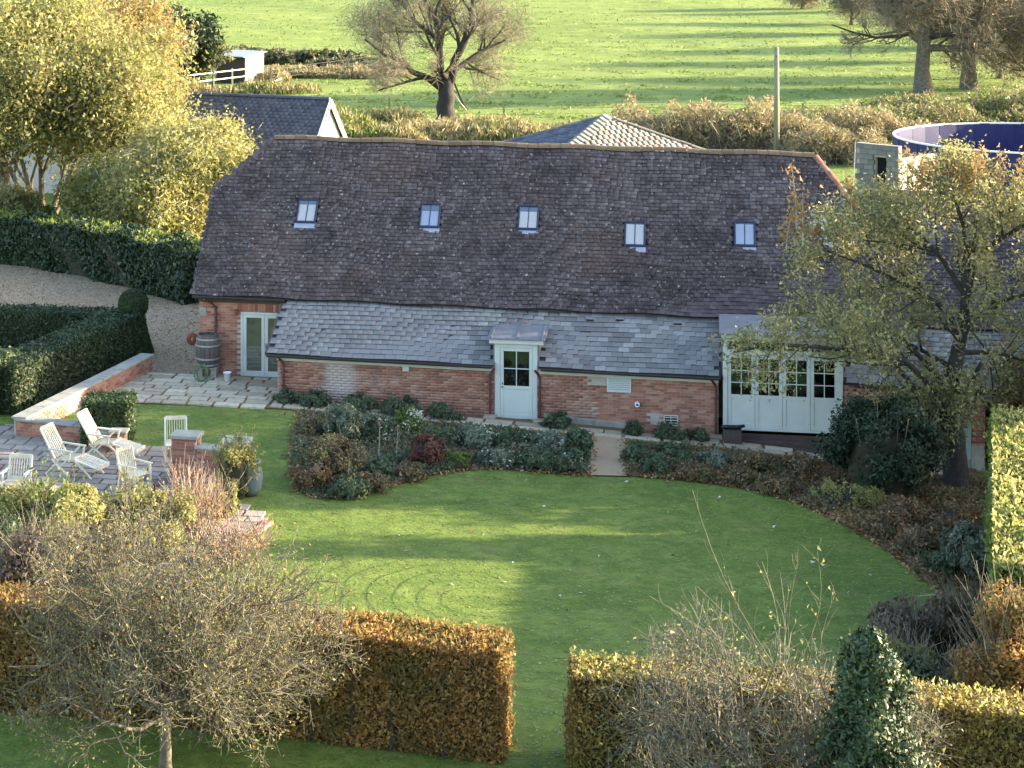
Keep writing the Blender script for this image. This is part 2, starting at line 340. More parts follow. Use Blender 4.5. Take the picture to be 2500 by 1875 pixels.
def grow(par, pr, m, ln, ang, K=5, wig=.12, upt=.1, t0=.25, t1=1.0, rr=.6, env=None, taper=.35):
    """children of branches: par (N,K,3), pr (N,K) -> (P, R)"""
    N, Kp, _ = par.shape; n = N*m
    idx = np.repeat(np.arange(N), m); t = rng.uniform(t0, t1, n)
    f = t*(Kp-1); i0 = np.minimum(f.astype(int), Kp-2); fr = (f-i0)[:, None]
    a = par[idx, i0]; b = par[idx, i0+1]; base = a*(1-fr)+b*fr; tan = unit(b-a)
    r0 = (pr[idx, i0]*(1-fr[:, 0])+pr[idx, i0+1]*fr[:, 0])*rr
    side = unit(np.cross(tan, rdir(n))); an = R(ang)*(1+.35*rng.uniform(-1, 1, n))[:, None]
    d = unit(tan*np.cos(an)+side*np.sin(an)); L = ln*(1.15-.5*t)*rng.uniform(.6, 1.3, n)
    P = np.zeros((n, K, 3)); P[:, 0] = base
    for k in range(1, K):
        d = unit(d+wig*rng.normal(size=(n, 3))+np.array([0, 0, upt])); P[:, k] = P[:, k-1]+d*(L/(K-1))[:, None]
    if env is not None:
        c, rad = np.array(env[0]), np.array(env[1])
        q = np.linalg.norm((P[:, -1]-c)/rad, axis=1); s = np.where(q > 1, np.clip(1.0/q, .15, 1), 1)[:, None, None]
        P = P[:, :1]+(P-P[:, :1])*s
    Rr = r0[:, None]*np.linspace(1, taper, K)[None]
    return P, Rr
def along(P, n, jit):
    N, K, _ = P.shape; i = rng.integers(0, N, n); t = rng.uniform(.15, 1, n)*(K-1); k = np.minimum(t.astype(int), K-2); f = (t-k)[:, None]
    return P[i, k]*(1-f)+P[i, k+1]*f+rng.normal(size=(n, 3))*jit
def inpoly(x, y, poly):
    r = np.zeros(x.shape, bool); n = len(poly)
    for i in range(n):
        x1, y1 = poly[i]; x2, y2 = poly[(i+1) % n]
        c = ((y1 > y) != (y2 > y)) & (x < (x2-x1)*(y-y1)/(y2-y1+1e-12)+x1); r ^= c
    return r
def smoothpoly(pts, it=2):
    for _ in range(it):
        q = []
        for i in range(len(pts)):
            a, b = Vector(pts[i][:2]), Vector(pts[(i+1) % len(pts)][:2]); q += [a*.75+b*.25, a*.25+b*.75]
        pts = q
    return [tuple(p) for p in pts]
import bmesh
def sheet(name, pts, off, m, parent=None, smooth=0, step=1.0, label=None, cat=None, kind='structure'):
    pts = [tuple(p[:2]) for p in pts]
    if smooth: pts = smoothpoly(pts, smooth)
    bm = bmesh.new(); vs = [bm.verts.new((x, y, 0)) for x, y in pts]; bm.faces.new(vs)
    xs = [p[0] for p in pts]; ys = [p[1] for p in pts]
    cuts = [((x, 0, 0), (1, 0, 0)) for x in sorted(set(list(np.arange(math.floor(min(xs)), max(xs), step))+[q for q in PX if min(xs) < q < max(xs)]))]
    cuts += [((0, y, 0), (0, 1, 0)) for y in np.arange(math.floor(min(ys)), max(ys), 4.0)]
    for c, nn in cuts:
        bmesh.ops.bisect_plane(bm, geom=bm.verts[:]+bm.edges[:]+bm.faces[:], plane_co=c, plane_no=nn)
    for v in bm.verts: v.co.z = float(tz(v.co.x, v.co.y))+off
    bmesh.ops.triangulate(bm, faces=bm.faces[:])
    bmesh.ops.recalc_face_normals(bm, faces=bm.faces[:])
    if sum(f.normal.z for f in bm.faces) < 0: bmesh.ops.reverse_faces(bm, faces=bm.faces[:])
    me = bpy.data.meshes.new(name); bm.to_mesh(me); bm.free(); me.materials.append(M[m])
    o = link(name, me, parent)
    if kind: o['kind'] = kind
    return tag(o, label, cat)

# ------------------------------------------------------------------ ground
xs = sorted(set([-1200, -600, -400, -250, -150, -80, -50, -30]+list(range(-24, 34))+[40, 50, 70, 100, 150, 250, 400, 700, 1200]+[-3, -1.3, 10.4]))
ys = sorted(set([-300, -100, 0, 10]+list(range(20, 100))+list(range(100, 320, 6))+[350, 420, 520, 700, 1000, 1500, 2500]))
gx, gy = np.meshgrid(xs, ys); gz = tz(gx, gy)
far = np.clip((gy-150)/60, 0, 1)*(.12*np.sin(gx*.11+gy*.07)+.15*np.sin(gx*.05-gy*.13))
gz = gz+far
nx, ny = len(xs), len(ys); ii = (np.arange(ny-1)[:, None]*nx+np.arange(nx-1)[None]).ravel()
g = npmesh('ground', np.stack([gx, gy, gz], -1).reshape(-1, 3), np.stack([ii, ii+1, ii+nx+1, ii+nx], 1), 'pasture', smooth=True)
tag(g, kind='structure')
def Gp(l): return [G(u, v) for u, v in l]
lawn_poly = [(-9.5, 26), (20, 26), (21, 40), (17, 53), (13, 62), (-16, 62), (-16, 26)]
sheet('lawn', lawn_poly, .01, 'lawn')
drive = sheet('gravel_drive', [G(-900, 628), G(-300, 632), G(0, 640), G(300, 688), G(520, 742), L2W(-8, 3), L2W(-8.6, 1.2), G(330, 935), G(-300, 945), G(-900, 900)], .025, 'gravel')

# lower planting soil behind the lawn edge
bedL = [G(735, 1005), G(860, 1000), L2W(-2, -1.15), L2W(2.1, -1.25), G(1440, 1165), G(1340, 1158), G(1240, 1148), G(1130, 1150), G(1040, 1165), G(960, 1190), G(870, 1212), G(790, 1222), G(730, 1205), G(712, 1150), G(715, 1070)]
sheet('flower_bed', bedL, .03, 'soil', smooth=1)
bedR = [L2W(3.0, -1.35), L2W(14, -1.6), G(2440, 1300), G(2500, 1500), G(2420, 1560), G(2280, 1440), G(2200, 1370), G(2080, 1290), G(1960, 1235), G(1850, 1200), G(1700, 1178), G(1530, 1164)]
sheet('flower_bed', bedR, .03, 'soil', smooth=1)
sheet('gravel_path', [L2W(2.0, -1.0), L2W(3.05, -1.05), G(1535, 1166), G(1435, 1164)], .045, 'path_gravel')
# ------------------------------------------------------------------ flagstones
def slabs(parent, x0, x1, y0, y1, wr, hr, m, name, thick=.05, keep=None, off=.03):
    """random ashlar in the house's own directions; each slab one object"""
    y = y0; n = 0; shared = {}
    while y < y1-.1:
        hh = min(random.uniform(*hr), y1-y); x = x0+random.uniform(-.4, 0)
        while x < x1:
            ww = random.uniform(*wr); a, b = max(x, x0), min(x+ww, x1); x += ww
            if b-a < .12: continue
            cx, cy = (a+b)/2, y+hh/2
            if keep and not keep(cx, cy): continue
            key = (round((b-a)/.06), round(hh/.06))
            if key not in shared:
                sx, sy = key[0]*.06/2-.022, key[1]*.06/2-.022
                q = [(sx*random.uniform(.95, 1)*i, sy*random.uniform(.93, 1)*j) for i, j in ((-1, -1), (1, -1), (1, 1), (-1, 1))]
                mb = MB(); mb.hexa([(p[0], p[1], -thick) for p in q], [(p[0]*.98, p[1]*.98, 0) for p in q])
                me = mb.mesh(name); me.materials.append(M[m]); shared[key] = me
            o = link(name, shared[key], parent); p = L2W(cx, cy)
            o.location = (p.x, p.y, float(tz(p.x, p.y))+off+random.uniform(-.004, .008)); o.rotation_euler = (random.uniform(-.01, .01), random.uniform(-.01, .01)+math.atan2(gl(cx-.3, cy)-gl(cx+.3, cy), .6), -AL+random.uniform(-.02, .02)); n += 1
        y += hh
    return n
fp = sheet('flagstone_path', [L2W(-11.8, 2.3), L2W(-6.6, 2.3), L2W(-6.6, -.05), L2W(12, -.05), L2W(12, -1.4), L2W(-4, -1.15), L2W(-6, -1.3), L2W(-11.4, -1.5)], .035, 'joint_soil')
n1 = slabs(fp, -11.6, -6.65, -1.4, 2.2, (.45, .95), (.32, .55), 'stone', 'flagstone', off=.06, keep=lambda x, y: x > -11.6+.25*(1.4+y)*.3)
n2 = slabs(fp, -6.6, 11.5, -1.25, -.42, (.5, 1.1), (.35, .45), 'stone', 'flagstone', off=.06)
tpoly = [p[:2] for p in [G(-120, 1040), G(60, 1042), G(280, 1070), G(420, 1105), G(540, 1215), G(655, 1275), G(560, 1370), G(420, 1430), G(-120, 1430)]]
tp = sheet('terrace', tpoly, .03, 'joint_soil')
tl = [W2L(*p) for p in tpoly]; tx = [p[0] for p in tl]; ty = [p[1] for p in tl]
slabs(tp, min(tx), max(tx), min(ty), max(ty), (.42, .72), (.38, .52), 'terrace_stone', 'paving_slab', off=.06,
      keep=lambda x, y: bool(inpoly(np.array([x]), np.array([y]), tl)[0]))

# ------------------------------------------------------------------ brickwork
BW, BH, BD = .215, .065, .05
_bme = MB().box(-BW/2, BW/2, 0, BD, -BH/2, BH/2).mesh('brick'); _bme.materials.append(M['brick'])
def bricks(part, x0, x1, y, z0, z1, holes=(), single=300, near=1, dirx=(1, 0), slope=0.0):
    """courses along local x on a wall whose face is at local y (facing -y). z0/z1 functions of x. Bricks stand 8 mm proud."""
    L = []
    n = int((max(z1(x0), z1(x1))-min(z0(x0), z0(x1)))/.075)+2; zb = min(z0(x0), z0(x1))
    for r in range(n):
        z = zb+.0375+r*.075; x = x0+(-.1125 if r % 2 else 0)
        while x < x1:
            a, b = max(x, x0), min(x+.225, x1); c = (a+b)/2; x += .225
            zz = z+slope*(c-x0)
            if b-a < .06 or zz < z0(c)-.02 or zz+.03 > z1(c): continue
            if any(h[0] < c < h[1] and h[2] < zz < h[3] for h in holes): continue
            L.append((c, zz, (b-a-.01)/BW))
    L.sort(key=lambda t: -near*t[0])
    for c, z, s in L[:single]:
        o = link('brick', _bme, part); o.location = (c, y-.008-random.uniform(0, .004), z); o.scale = (s, 1, 1)
    if L[single:]:
        A = np.array(L[single:]); k = len(A); dy = rng.uniform(0, .005, k)
        bx = np.array([v.co[:] for v in _bme.vertices]); V = np.repeat(bx[None], k, 0)
        V[:, :, 0] = V[:, :, 0]*A[:, 2:3]+A[:, 0:1]; V[:, :, 1] += (y-.008-dy)[:, None]; V[:, :, 2] += A[:, 1:2]
        fq = np.array([p.vertices[:] for p in _bme.polygons])
        o = npmesh('brick', V, (fq[None]+8*np.arange(k)[:, None, None]).reshape(-1, 4), 'brick', part); o['kind'] = 'stuff'
    return len(L)

# ------------------------------------------------------------------ the barn house
house = empty('barn_house', (P0.x, P0.y, 0), -AL, 'long brick barn house with a brown tiled half-hipped roof, slate lean-to and six rooflights', 'house')
XL, XR = -9.53, 9.45
def eZ(x): return 2.86-.0095*(x+9.5)          # eave of tiled roof (y=2.2)
def rZ(x): return 6.97-.0122*(x+8)            # ridge (y=6.2)
EY, RY = 2.15, 6.2
def roofP(x, t, lift=0):
    """t 0..1 from eave to ridge"""
    z = eZ(x)*(1-t)+rZ(x)*t; y = EY+(RY-EY)*t
    sag = .035*math.sin(x*.9+1)*math.sin(t*PI)+.02*math.sin(x*2.3+t*5)
    nz = (RY-EY); ny = -(rZ(x)-eZ(x)); nn = math.hypot(nz, ny)
    return Vector((x, y+ny/nn*lift, z+sag+nz/nn*lift))
# main walls
mw = MB(); g0 = -.9
mw.box(XL+.12, XR-.12, 2.4, 2.7, g0, 2.80)       # front wall
mw.box(XL+.12, XL+.42, 2.7, 9.9, g0, 2.80); mw.box(XR-.42, XR-.12, 2.7, 9.9, g0, 2.70); mw.box(XL+.42, XR-.42, 9.6, 9.9, g0, 2.7)
main_wall = mw.build('wall', 'mortar', house)
for xx, nm in ((XL+.12, 'l'), (XR-.12, 'r')):    # gable ends up to the half hip
    s = 1 if nm == 'l' else -1
    a = [(xx, 2.7, 2.8), (xx, 9.6, 2.8), (xx, 7.6, 5.1), (xx, 4.8, 5.1)]
    mb = MB(); mb.add(a+[(p[0]+s*.3, p[1], p[2]) for p in a], [(0, 1, 2, 3), (7, 6, 5, 4), (0, 4, 5, 1), (1, 5, 6, 2), (2, 6, 7, 3), (3, 7, 4, 0)]); mb.build('gable', 'mortar', house)
fdx0, fz0 = hp(588, 918, 2.4); fdx1 = fdx0+1.42; fz1 = fz0+1.86
bricks(main_wall, XL+.12, -6.45, 2.4, lambda x: gl(x, 2.4)-.05, lambda x: 2.82, holes=[(fdx0-.02, fdx1+.1, 0, fz1+.03)], near=-1)
# roof deck
rd = MB()
def deckpoly(x, t, d=-.05): return roofP(x, t, d)
T1 = .64                                       # where the half hips start
NS = 24
for i in range(NS):
    a, b = XL+(XR-XL)*i/NS, XL+(XR-XL)*(i+1)/NS
    rd.add([deckpoly(a, 0), deckpoly(b, 0), deckpoly(b, T1), deckpoly(a, T1)], [(0, 1, 2, 3)])
    xa, xb = XL+1.57, XR-1.24; a2, b2 = xa+(xb-xa)*i/NS, xa+(xb-xa)*(i+1)/NS
    rd.add([deckpoly(a, T1), deckpoly(b, T1), deckpoly(b2, 1), deckpoly(a2, 1)], [(0, 1, 2, 3)])
# rear slope and the hip triangles
rl, rr_ = roofP(XL+1.57, 1, -.05), roofP(XR-1.24, 1, -.05)
def rear(x, t): p = roofP(x, t, -.05); return (p.x, 2*RY-p.y, p.z)
rd.add([rear(XL, 0), rear(XR, 0), rear(XR, T1), rear(XL, T1)], [(3, 2, 1, 0)])
rd.add([rear(XL, T1), rear(XR, T1), rr_, rl], [(3, 2, 1, 0)])
rd.add([deckpoly(XL, T1), rear(XL, T1), rl], [(0, 2, 1)]); rd.add([deckpoly(XR, T1), rear(XR, T1), rr_], [(0, 1, 2)])
roof = rd.build('roof', 'under', house)
rw = MB(); rw.box(XL+.5, -3.5, 9.92, 15.5, g0, 3.0); rw.build('shade_wing_wall', 'mortar', house)  # unseen rear wing, added to keep sun off the drive
rw = MB(); rw.v = [(XL+.2, 9.9, 3.0), (-3.2, 9.9, 3.0), (-3.2, 15.8, 3.0), (XL+.2, 15.8, 3.0), (-6.4, 9.2, 5.0), (-6.4, 15.8, 5.0)]; rw.f = [(0, 4, 5, 3), (1, 2, 5, 4), (0, 1, 4), (3, 5, 2), (0, 3, 2, 1)]; rw.build('shade_wing_roof', 'tile', house)
# rooflights
RL = [(750, 520), (1050, 527), (1290, 537), (1550, 572), (1818, 573), (1998, 565)]
RW, RH = .60, .88; rects = []
def roof_xt(u, v):
    y = 4.0
    for _ in range(30):
        x, z = hp(u, v, y); t = (z-eZ(x))/(rZ(x)-eZ(x)); y = .5*y+.5*(EY+t*(RY-EY))
    return x, (y-EY)/(RY-EY)
SLN = math.hypot(RY-EY, 4.05)
for k, (u, v) in enumerate(RL): rects.append(roof_xt(u, v))
# tiles
tw, gauge = .17, .128
_tme = MB().hexa([(-.082, -.005, -.004), (.082, -.005, -.004), (.082, .18, -.014), (-.082, .18, -.014)], [(-.082, -.005, .026), (.082, -.005, .026), (.082, .18, 0), (-.082, .18, 0)]).mesh('tile'); _tme.materials.append(M['tile']); _tme.materials.append(M['edge_shade']); _tme.polygons[2].material_index = 1
rows = int(SLN/gauge); TL = []
for r in range(rows):
    t = r*gauge/SLN; f = max(0, (t-T1)/(1-T1)); a = XL+1.57*f-.02; b = XR-1.24*f+.02
    x = a+(tw/2 if r % 2 else 0)+random.uniform(-.03, .03)
    while x < b:
        dt = .5*(RH+.06)/SLN
        if not any(abs(x-q[0]) < RW/2+.015 and abs(t+.02-q[1]) < dt for q in rects): TL.append((x, t))
        x += tw
TL.sort(key=lambda q: q[1]*6-q[0]*.35)
def tmat(x, t):
    p = roofP(x, t, random.uniform(.006, .02)); ang = math.atan2(rZ(x)-eZ(x), RY-EY)+.03
    return Matrix.Translation(p) @ Matrix.Rotation(random.gauss(0, .012), 4, 'Z') @ Matrix.Rotation(ang+random.gauss(0, .02), 4, 'X') @ Matrix.Rotation(random.gauss(0, .025), 4, 'Y')
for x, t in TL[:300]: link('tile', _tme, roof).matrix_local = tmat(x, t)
bx = np.array([tuple(v.co)+(1,) for v in _tme.vertices]); fq = np.array([p.vertices[:] for p in _tme.polygons if p.index != 0])
Ms = np.array([[list(rw) for rw in tmat(x, t)] for x, t in TL[300:]]); V = np.einsum('nij,vj->nvi', Ms, bx)[:, :, :3]
o = npmesh('tile', V, (fq[None]+8*np.arange(len(V))[:, None, None]).reshape(-1, 4), 'tile', roof); o['kind'] = 'stuff'; o.data.materials.append(M['edge_shade']); ef = np.zeros(len(o.data.polygons), np.int32); ef[1::5] = 1; o.data.polygons.foreach_set('material_index', ef)
# ridge and hip tiles: half round
def halfround(p, q, r, n=6, th=.02):
    mb = MB(); p, q = Vector(p), Vector(q); d = (q-p).normalized(); sd = d.cross(Vector((0, 0, 1))).normalized(); up = sd.cross(d)
    vs = []
    for e in (p, q):
        for i in range(n+1):
            t = PI*i/n; vs.append(e+sd*math.cos(t)*r+up*math.sin(t)*r)
    for i in range(n): mb.f.append((i, i+1, n+2+i, n+1+i))
    mb.v = [tuple(x) for x in vs]; mb.f.append(tuple(range(n+1))); mb.f.append(tuple(range(2*n+1, n, -1))); return mb
def ridge(part, p, q, L, r, m, name='ridge_tile'):
    p, q = Vector(p), Vector(q); n = max(1, round((q-p).length/L)); c = 0
    for i in range(n):
        a = p.lerp(q, i/n); b = p.lerp(q, (i+1)/n-.012/max((q-p).length, .1)); dz = Vector((0, 0, random.uniform(-.012, .012)))
        halfround(a+dz, b+dz, r*random.uniform(.95, 1.05)).build(name, m, part)
xa, xb = XL+1.57, XR-1.24; nr = 48
for i in range(nr):
    a, b = xa+(xb-xa)*i/nr, xa+(xb-xa)*(i+.965)/nr; pa, pb = roofP(a, 1, -.02), roofP(b, 1, -.02)
    halfround(pa, pb, .12*random.uniform(.93, 1.08)).build('ridge_tile', 'ridge_tile', roof)
ridge(roof, roofP(XL, T1, -.01), roofP(XL+1.57, 1, -.02), .33, .09, 'tile', 'hip_tile')
ridge(roof, roofP(XR, T1, -.01), roofP(XR-1.24, 1, -.02), .33, .10, 'brick', 'hip_tile')
vb = MB()
for xx, s in ((XL, 1), (XR, -1)):
    for i in range(12):
        a, b = roofP(xx-.02*s, T1*i/12), roofP(xx-.02*s, T1*(i+1)/12); vb.bar(a, b, .05, .09)
vb.build('verge', 'tile', roof)
vs = [Vector(rear(XL, T1)), Vector(rear(XR, T1))]
# rooflight builder
for k, (x, t) in enumerate(rects):
    c = roofP(x, t, 0); ang = math.atan2(rZ(x)-eZ(x), RY-EY); e = empty('rooflight', c); e.parent = house; e.rotation_euler = (ang, 0, 0)
    fw = .05
    mb = MB()
    mb.box(-RW/2, RW/2, -RH/2, -RH/2+fw*1.4, .0, .075); mb.box(-RW/2, RW/2, RH/2-fw, RH/2, .0, .075)
    mb.box(-RW/2, -RW/2+fw, -RH/2+fw*1.4, RH/2-fw, .0, .073); mb.box(RW/2-fw, RW/2, -RH/2+fw*1.4, RH/2-fw, .0, .073); mb.build('frame', 'navy_frame', e, bevel=.006)
    MB().box(-.009, .009, -RH/2+fw*1.4, RH/2-fw, .045, .066).build('glazing_bar', 'navy_frame', e)
    for s in (-1, 1):
        MB().box(*sorted((s*.011, s*(RW/2-fw-.002))), -RH/2+.072, RH/2-fw-.002, .040, .046).build('pane', 'roof_glass', e)
    bl = MB(); y1 = [RH*.28, RH*.2, RH*.26, RH*.4, RH*.4, RH*.4][k]
    for s in (-1, 1): bl.box(*sorted((s*.015, s*(RW/2-fw-.003))), -RH/2+.075, y1, .018, .024)
    bl.build('blind', 'blind' if k not in (1, 4) else 'blind_grey', e)
    MB().box(-RW/2+.05, RW/2-.05, -RH/2+.075, RH/2-.052, -.02, -.012).build('reveal', 'interior', e)
    # lead flashing apron below
    MB().box(-RW/2-.02, RW/2+.02, -RH/2-.17, -RH/2+.002, .026, .032).build('flashing', 'skylead', e)
# main gutter (left bit and above lean-to end) and pipe
def gutter(part, x0, x1, y, z0, z1, r=.06):
    mb = MB(); n = 8; N = max(2, int((x1-x0)/1.0)); ring = []
    for i in range(N+1):
        f = i/N; x = x0+(x1-x0)*f; z = z0+(z1-z0)*f
        for k in range(n+1):
            t = PI+PI*k/n; mb.v.append((x, y+math.cos(t)*r, z+math.sin(t)*r))
        for k in range(n+1):
            t = PI+PI*(n-k)/n; mb.v.append((x, y+math.cos(t)*(r-.008), z+math.sin(t)*(r-.008)))
    w2 = 2*(n+1)
    for i in range(N):
        for k in range(w2): mb.f.append((i*w2+k, i*w2+(k+1) % w2, (i+1)*w2+(k+1) % w2, (i+1)*w2+k))
    mb.f.append(tuple(range(w2))); mb.f.append(tuple(range(N*w2+w2-1, N*w2-1, -1)))
    return mb.build('gutter', 'gutter', part)
gutter(house, XL-.02, -6.85, EY-.07, eZ(XL)-.03, eZ(-6.9)-.03, .062)
MB().box(XL+.1, -6.85, 2.36, 2.398, 2.62, 2.80).build('fascia', 'timber_dark', house)
def downpipe(pts, r=.036, m='pipe'):
    mb = MB(); mb.tube(pts, r, 10)
    o = mb.build('downpipe', m, house, smooth=False)
    cl = MB(); p = Vector(pts[-2]); q = Vector(pts[-1])
    for f in (.25, .7):
        c = p.lerp(q, f); cl.box(c.x-.055, c.x+.055, c.y-.045, c.y+.07, c.z-.02, c.z+.02)
    cl.build('bracket', m, o); return o
px, pz = hp(527, 800, 2.33)
downpipe([(px-.3, EY-.05, 2.74), (px-.12, 2.25, 2.62), (px, 2.32, 2.48), (px, 2.32, gl(px, 2.3)+1.2)])
# lean-to : walls
LX0, LX1 = -6.60, 5.40
def lg(x): return 1.74-.0125*(x+6.6)            # gutter level
def lt(x): return 2.845-.0095*(x+6.6)+.0        # top against tiled eave
D0, D1 = -.62, .62                              # door dormer
lw = MB()
def wallbox(x0, x1, y0, y1, zb):
    lw.hexa([(x0, y0, zb), (x1, y0, zb), (x1, y1, zb), (x0, y1, zb)], [(x0, y0, lg(x0)-.03), (x1, y0, lg(x1)-.03), (x1, y1, lg(x1)-.03), (x0, y1, lg(x0)-.03)])
wallbox(LX0, D0+.05, 0, .22, -.6); wallbox(D1-.05, LX1, 0, .22, -.8)
lw.hexa([(LX0, .22, -.4), (LX0+.2, .22, -.4), (LX0+.2, 2.4, -.4), (LX0, 2.4, -.4)], [(LX0, .22, 1.7), (LX0+.2, .22, 1.7), (LX0+.2, 2.4, 2.65), (LX0, 2.4, 2.65)])
lw.hexa([(LX1-.2, .22, -.8), (LX1, .22, -.8), (LX1, 2.4, -.8), (LX1-.2, 2.4, -.8)], [(LX1-.2, .22, 1.55), (LX1, .22, 1.55), (LX1, 2.4, 2.55), (LX1-.2, 2.4, 2.55)])
lwall = lw.build('lean_to_wall', 'mortar', house)
bricks(lwall, LX0, D0+.05, 0, lambda x: gl(x)-.06, lambda x: lg(x)-.05, near=1, single=0, slope=-.012)
bricks(lwall, D1-.05, LX1, 0, lambda x: gl(x)-.06, lambda x: lg(x)-.05, near=1, single=300, slope=-.012,
       holes=[(1.98, 2.62, 1.2, 1.62), (3.52, 3.92, gl(3.7)+.22, gl(3.7)+.5)])
# lean-to roof
ly0, ly1 = -.17, 2.42
def lroof(x, t, lift=0):
    z = lg(x)*(1-t)+lt(x)*t; y = ly0+(ly1-ly0)*t; a = math.atan2(lt(x)-lg(x), ly1-ly0)
    return Vector((x, y-math.sin(a)*lift, z+math.cos(a)*lift+.015*math.sin(x*1.7+t*4)))
ld = MB(); LXW = 17.0
for i in range(20):
    a, b = LX0-.28+(LXW-LX0+.28)*i/20, LX0-.28+(LXW-LX0+.28)*(i+1)/20
    if b < 5.5 or a > 8.6 or True:
        pass
# deck in pieces around the door dormer and the glazed screen
SX0, SX1 = hp(1765, 900, 0)[0], hp(2058, 900, 0)[0]
for a, b, t0, t1 in ((LX0-.28, D0, 0, 1), (D0, D1, .52, 1), (D1, SX0-.05, 0, 1), (SX0-.05, SX1+.05, .62, 1), (SX1+.05, LXW, 0, 1)):
    n = max(1, int((b-a)/.8))
    for i in range(n):
        x0, x1 = a+(b-a)*i/n, a+(b-a)*(i+1)/n
        ld.hexa([lroof(x0, t0, -.06), lroof(x1, t0, -.06), lroof(x1, t1, -.06), lroof(x0, t1, -.06)], [lroof(x0, t0, -.01), lroof(x1, t0, -.01), lroof(x1, t1, -.01), lroof(x0, t1, -.01)])
lroof_o = ld.build('lean_to_roof', 'under', house)
LSL = math.hypot(ly1-ly0, 1.1); sg = .22; srows = int(LSL/sg); SL = []
vents = [(1441, 781), (1513, 782), (1655, 789), (1770, 790)]
for r in range(srows+1):
    t = r*sg/LSL; x = LX0-.3+(.15 if r % 2 else 0)+random.uniform(-.04, .04)
    while x < LXW:
        wd = .30
        c = x+wd/2
        if t < .97 and not (D0-.02 < c < D1+.02 and t < .50) and not (SX0-.1 < c < SX1+.1 and t < .60): SL.append((c, t, wd))
        x += wd
SL.sort(key=lambda q: q[1]*4-(q[0] if q[0] < SX0 else -q[0]+6)*.5)
_sme = MB().hexa([(-.146, -.01, -.003), (.146, -.01, -.003), (.147, .28, -.016), (-.147, .28, -.016)], [(-.144, -.01, .013), (.144, -.01, .013), (.147, .28, -.006), (-.147, .28, -.006)]).mesh('slate'); _sme.materials.append(M['slate']); _sme.materials.append(M['edge_shade']); _sme.polygons[2].material_index = 1
def smat(x, t):
    a = math.atan2(lt(x)-lg(x), ly1-ly0)+.02
    return Matrix.Translation(lroof(x, t, random.uniform(.008, .014))) @ Matrix.Rotation(random.gauss(0, .008), 4, 'Z') @ Matrix.Rotation(a+random.gauss(0, .004), 4, 'X') @ Matrix.Rotation(random.gauss(0, .006), 4, 'Y')
_sme2 = _sme.copy(); _sme2.materials[0] = M['slate_smooth']
for x, t, wd in SL[:300]: link('slate', _sme2 if x < -1.7 else _sme, lroof_o).matrix_local = smat(x, t)
bx = np.array([tuple(v.co)+(1,) for v in _sme.vertices]); fq = np.array([p.vertices[:] for p in _sme.polygons])
Ms = np.array([[list(rw) for rw in smat(x, t)] for x, t, _ in SL[300:]]); V = np.einsum('nij,vj->nvi', Ms, bx)[:, :, :3]
o = npmesh('slate', V, (fq[None]+8*np.arange(len(V))[:, None, None]).reshape(-1, 4), 'slate', lroof_o); o['kind'] = 'stuff'; o.data.materials.append(M['edge_shade']); o.data.materials.append(M['slate_smooth']); ef = np.where(np.repeat(V[:, 0, 0], 6) < -1.7+.6*np.sin(np.repeat(V[:, 0, 2], 6)*3), 2, 0).astype(np.int32); ef[2::6] = 1; o.data.polygons.foreach_set('material_index', ef)
MB().hexa([lroof(LX0-.3, .93, .03), lroof(LXW, .93, .03), lroof(LXW, 1.03, .03), lroof(LX0-.3, 1.03, .03)], [lroof(LX0-.3, .93, .045), lroof(LXW, .93, .045), lroof(LXW, 1.03, .045), lroof(LX0-.3, 1.03, .045)]).build('flashing', 'lead', house)
vb = MB(); vb.hexa([lroof(LX0-.33, 0, -.07), lroof(LX0-.27, 0, -.07), lroof(LX0-.27, 1, -.07), lroof(LX0-.33, 1, -.07)], [lroof(LX0-.33, 0, .02), lroof(LX0-.27, 0, .02), lroof(LX0-.27, 1, .02), lroof(LX0-.33, 1, .02)]); vb.build('verge_board', 'timber_dark', house)
for u, v in vents:
    y = 1.8
    for _ in range(30):
        x, z = hp(u, v, y); t = (z-lg(x))/(lt(x)-lg(x)); y = .5*y+.5*(ly0+t*(ly1-ly0))
    p = lroof(x, t, .0); a = math.atan2(lt(x)-lg(x), ly1-ly0)
    mb = MB(); mb.hexa([(-.13, -.09, .02), (.13, -.09, .02), (.13, .12, .02), (-.13, .12, .02)], [(-.12, -.07, .075), (.12, -.07, .075), (.12, .11, .03), (-.12, .11, .03)])
    o = mb.build('roof_vent', 'lead', house); o.location = p; o.rotation_euler = (a, 0, 0)
    q = MB().box(-.10, .10, -.094, -.08, .028, .062).build('vent_mouth', 'dark', o)
# gutters, fascia, pipes of lean-to
for a, b in ((LX0-.28, D0-.02), (D1+.06, LX1+.05), (SX1+.25, LXW)):
    gutter(house, a, b, ly0-.05, lg(a)-.035, lg(b)-.035, .055)
for a, b in ((LX0-.02, D0-.0), (D1+.0, LX1)):
    MB().hexa([(a, -.04, lg(a)-.20), (b, -.04, lg(b)-.20), (b, -.012, lg(b)-.20), (a, -.012, lg(a)-.20)], [(a, -.04, lg(a)-.09), (b, -.04, lg(b)-.09), (b, -.012, lg(b)-.09), (a, -.012, lg(a)-.09)]).build('fascia', 'fascia', house)
dps = []
for u, yy in ((692, -.1), (1197, -.1), (1318, -.1), (1748, -.1)):
    x, _ = hp(u, 950, yy); s = -1 if u in (692, 1748-0) else (1 if u == 1197 else -1)
    if u == 1748: s = -1
    zt = lg(x)-.08; zb = gl(x)+.12
    downpipe([(x+.12*s, ly0-.05, zt), (x+.05*s, -.15, zt-.1), (x, yy, zt-.2), (x, yy, zb)])
    sh = MB(); sh.box(x-.17, x+.17, -.36, -.02, gl(x)-.05, zb-.03); sh.build('drain_block', 'stone', house, bevel=.01)
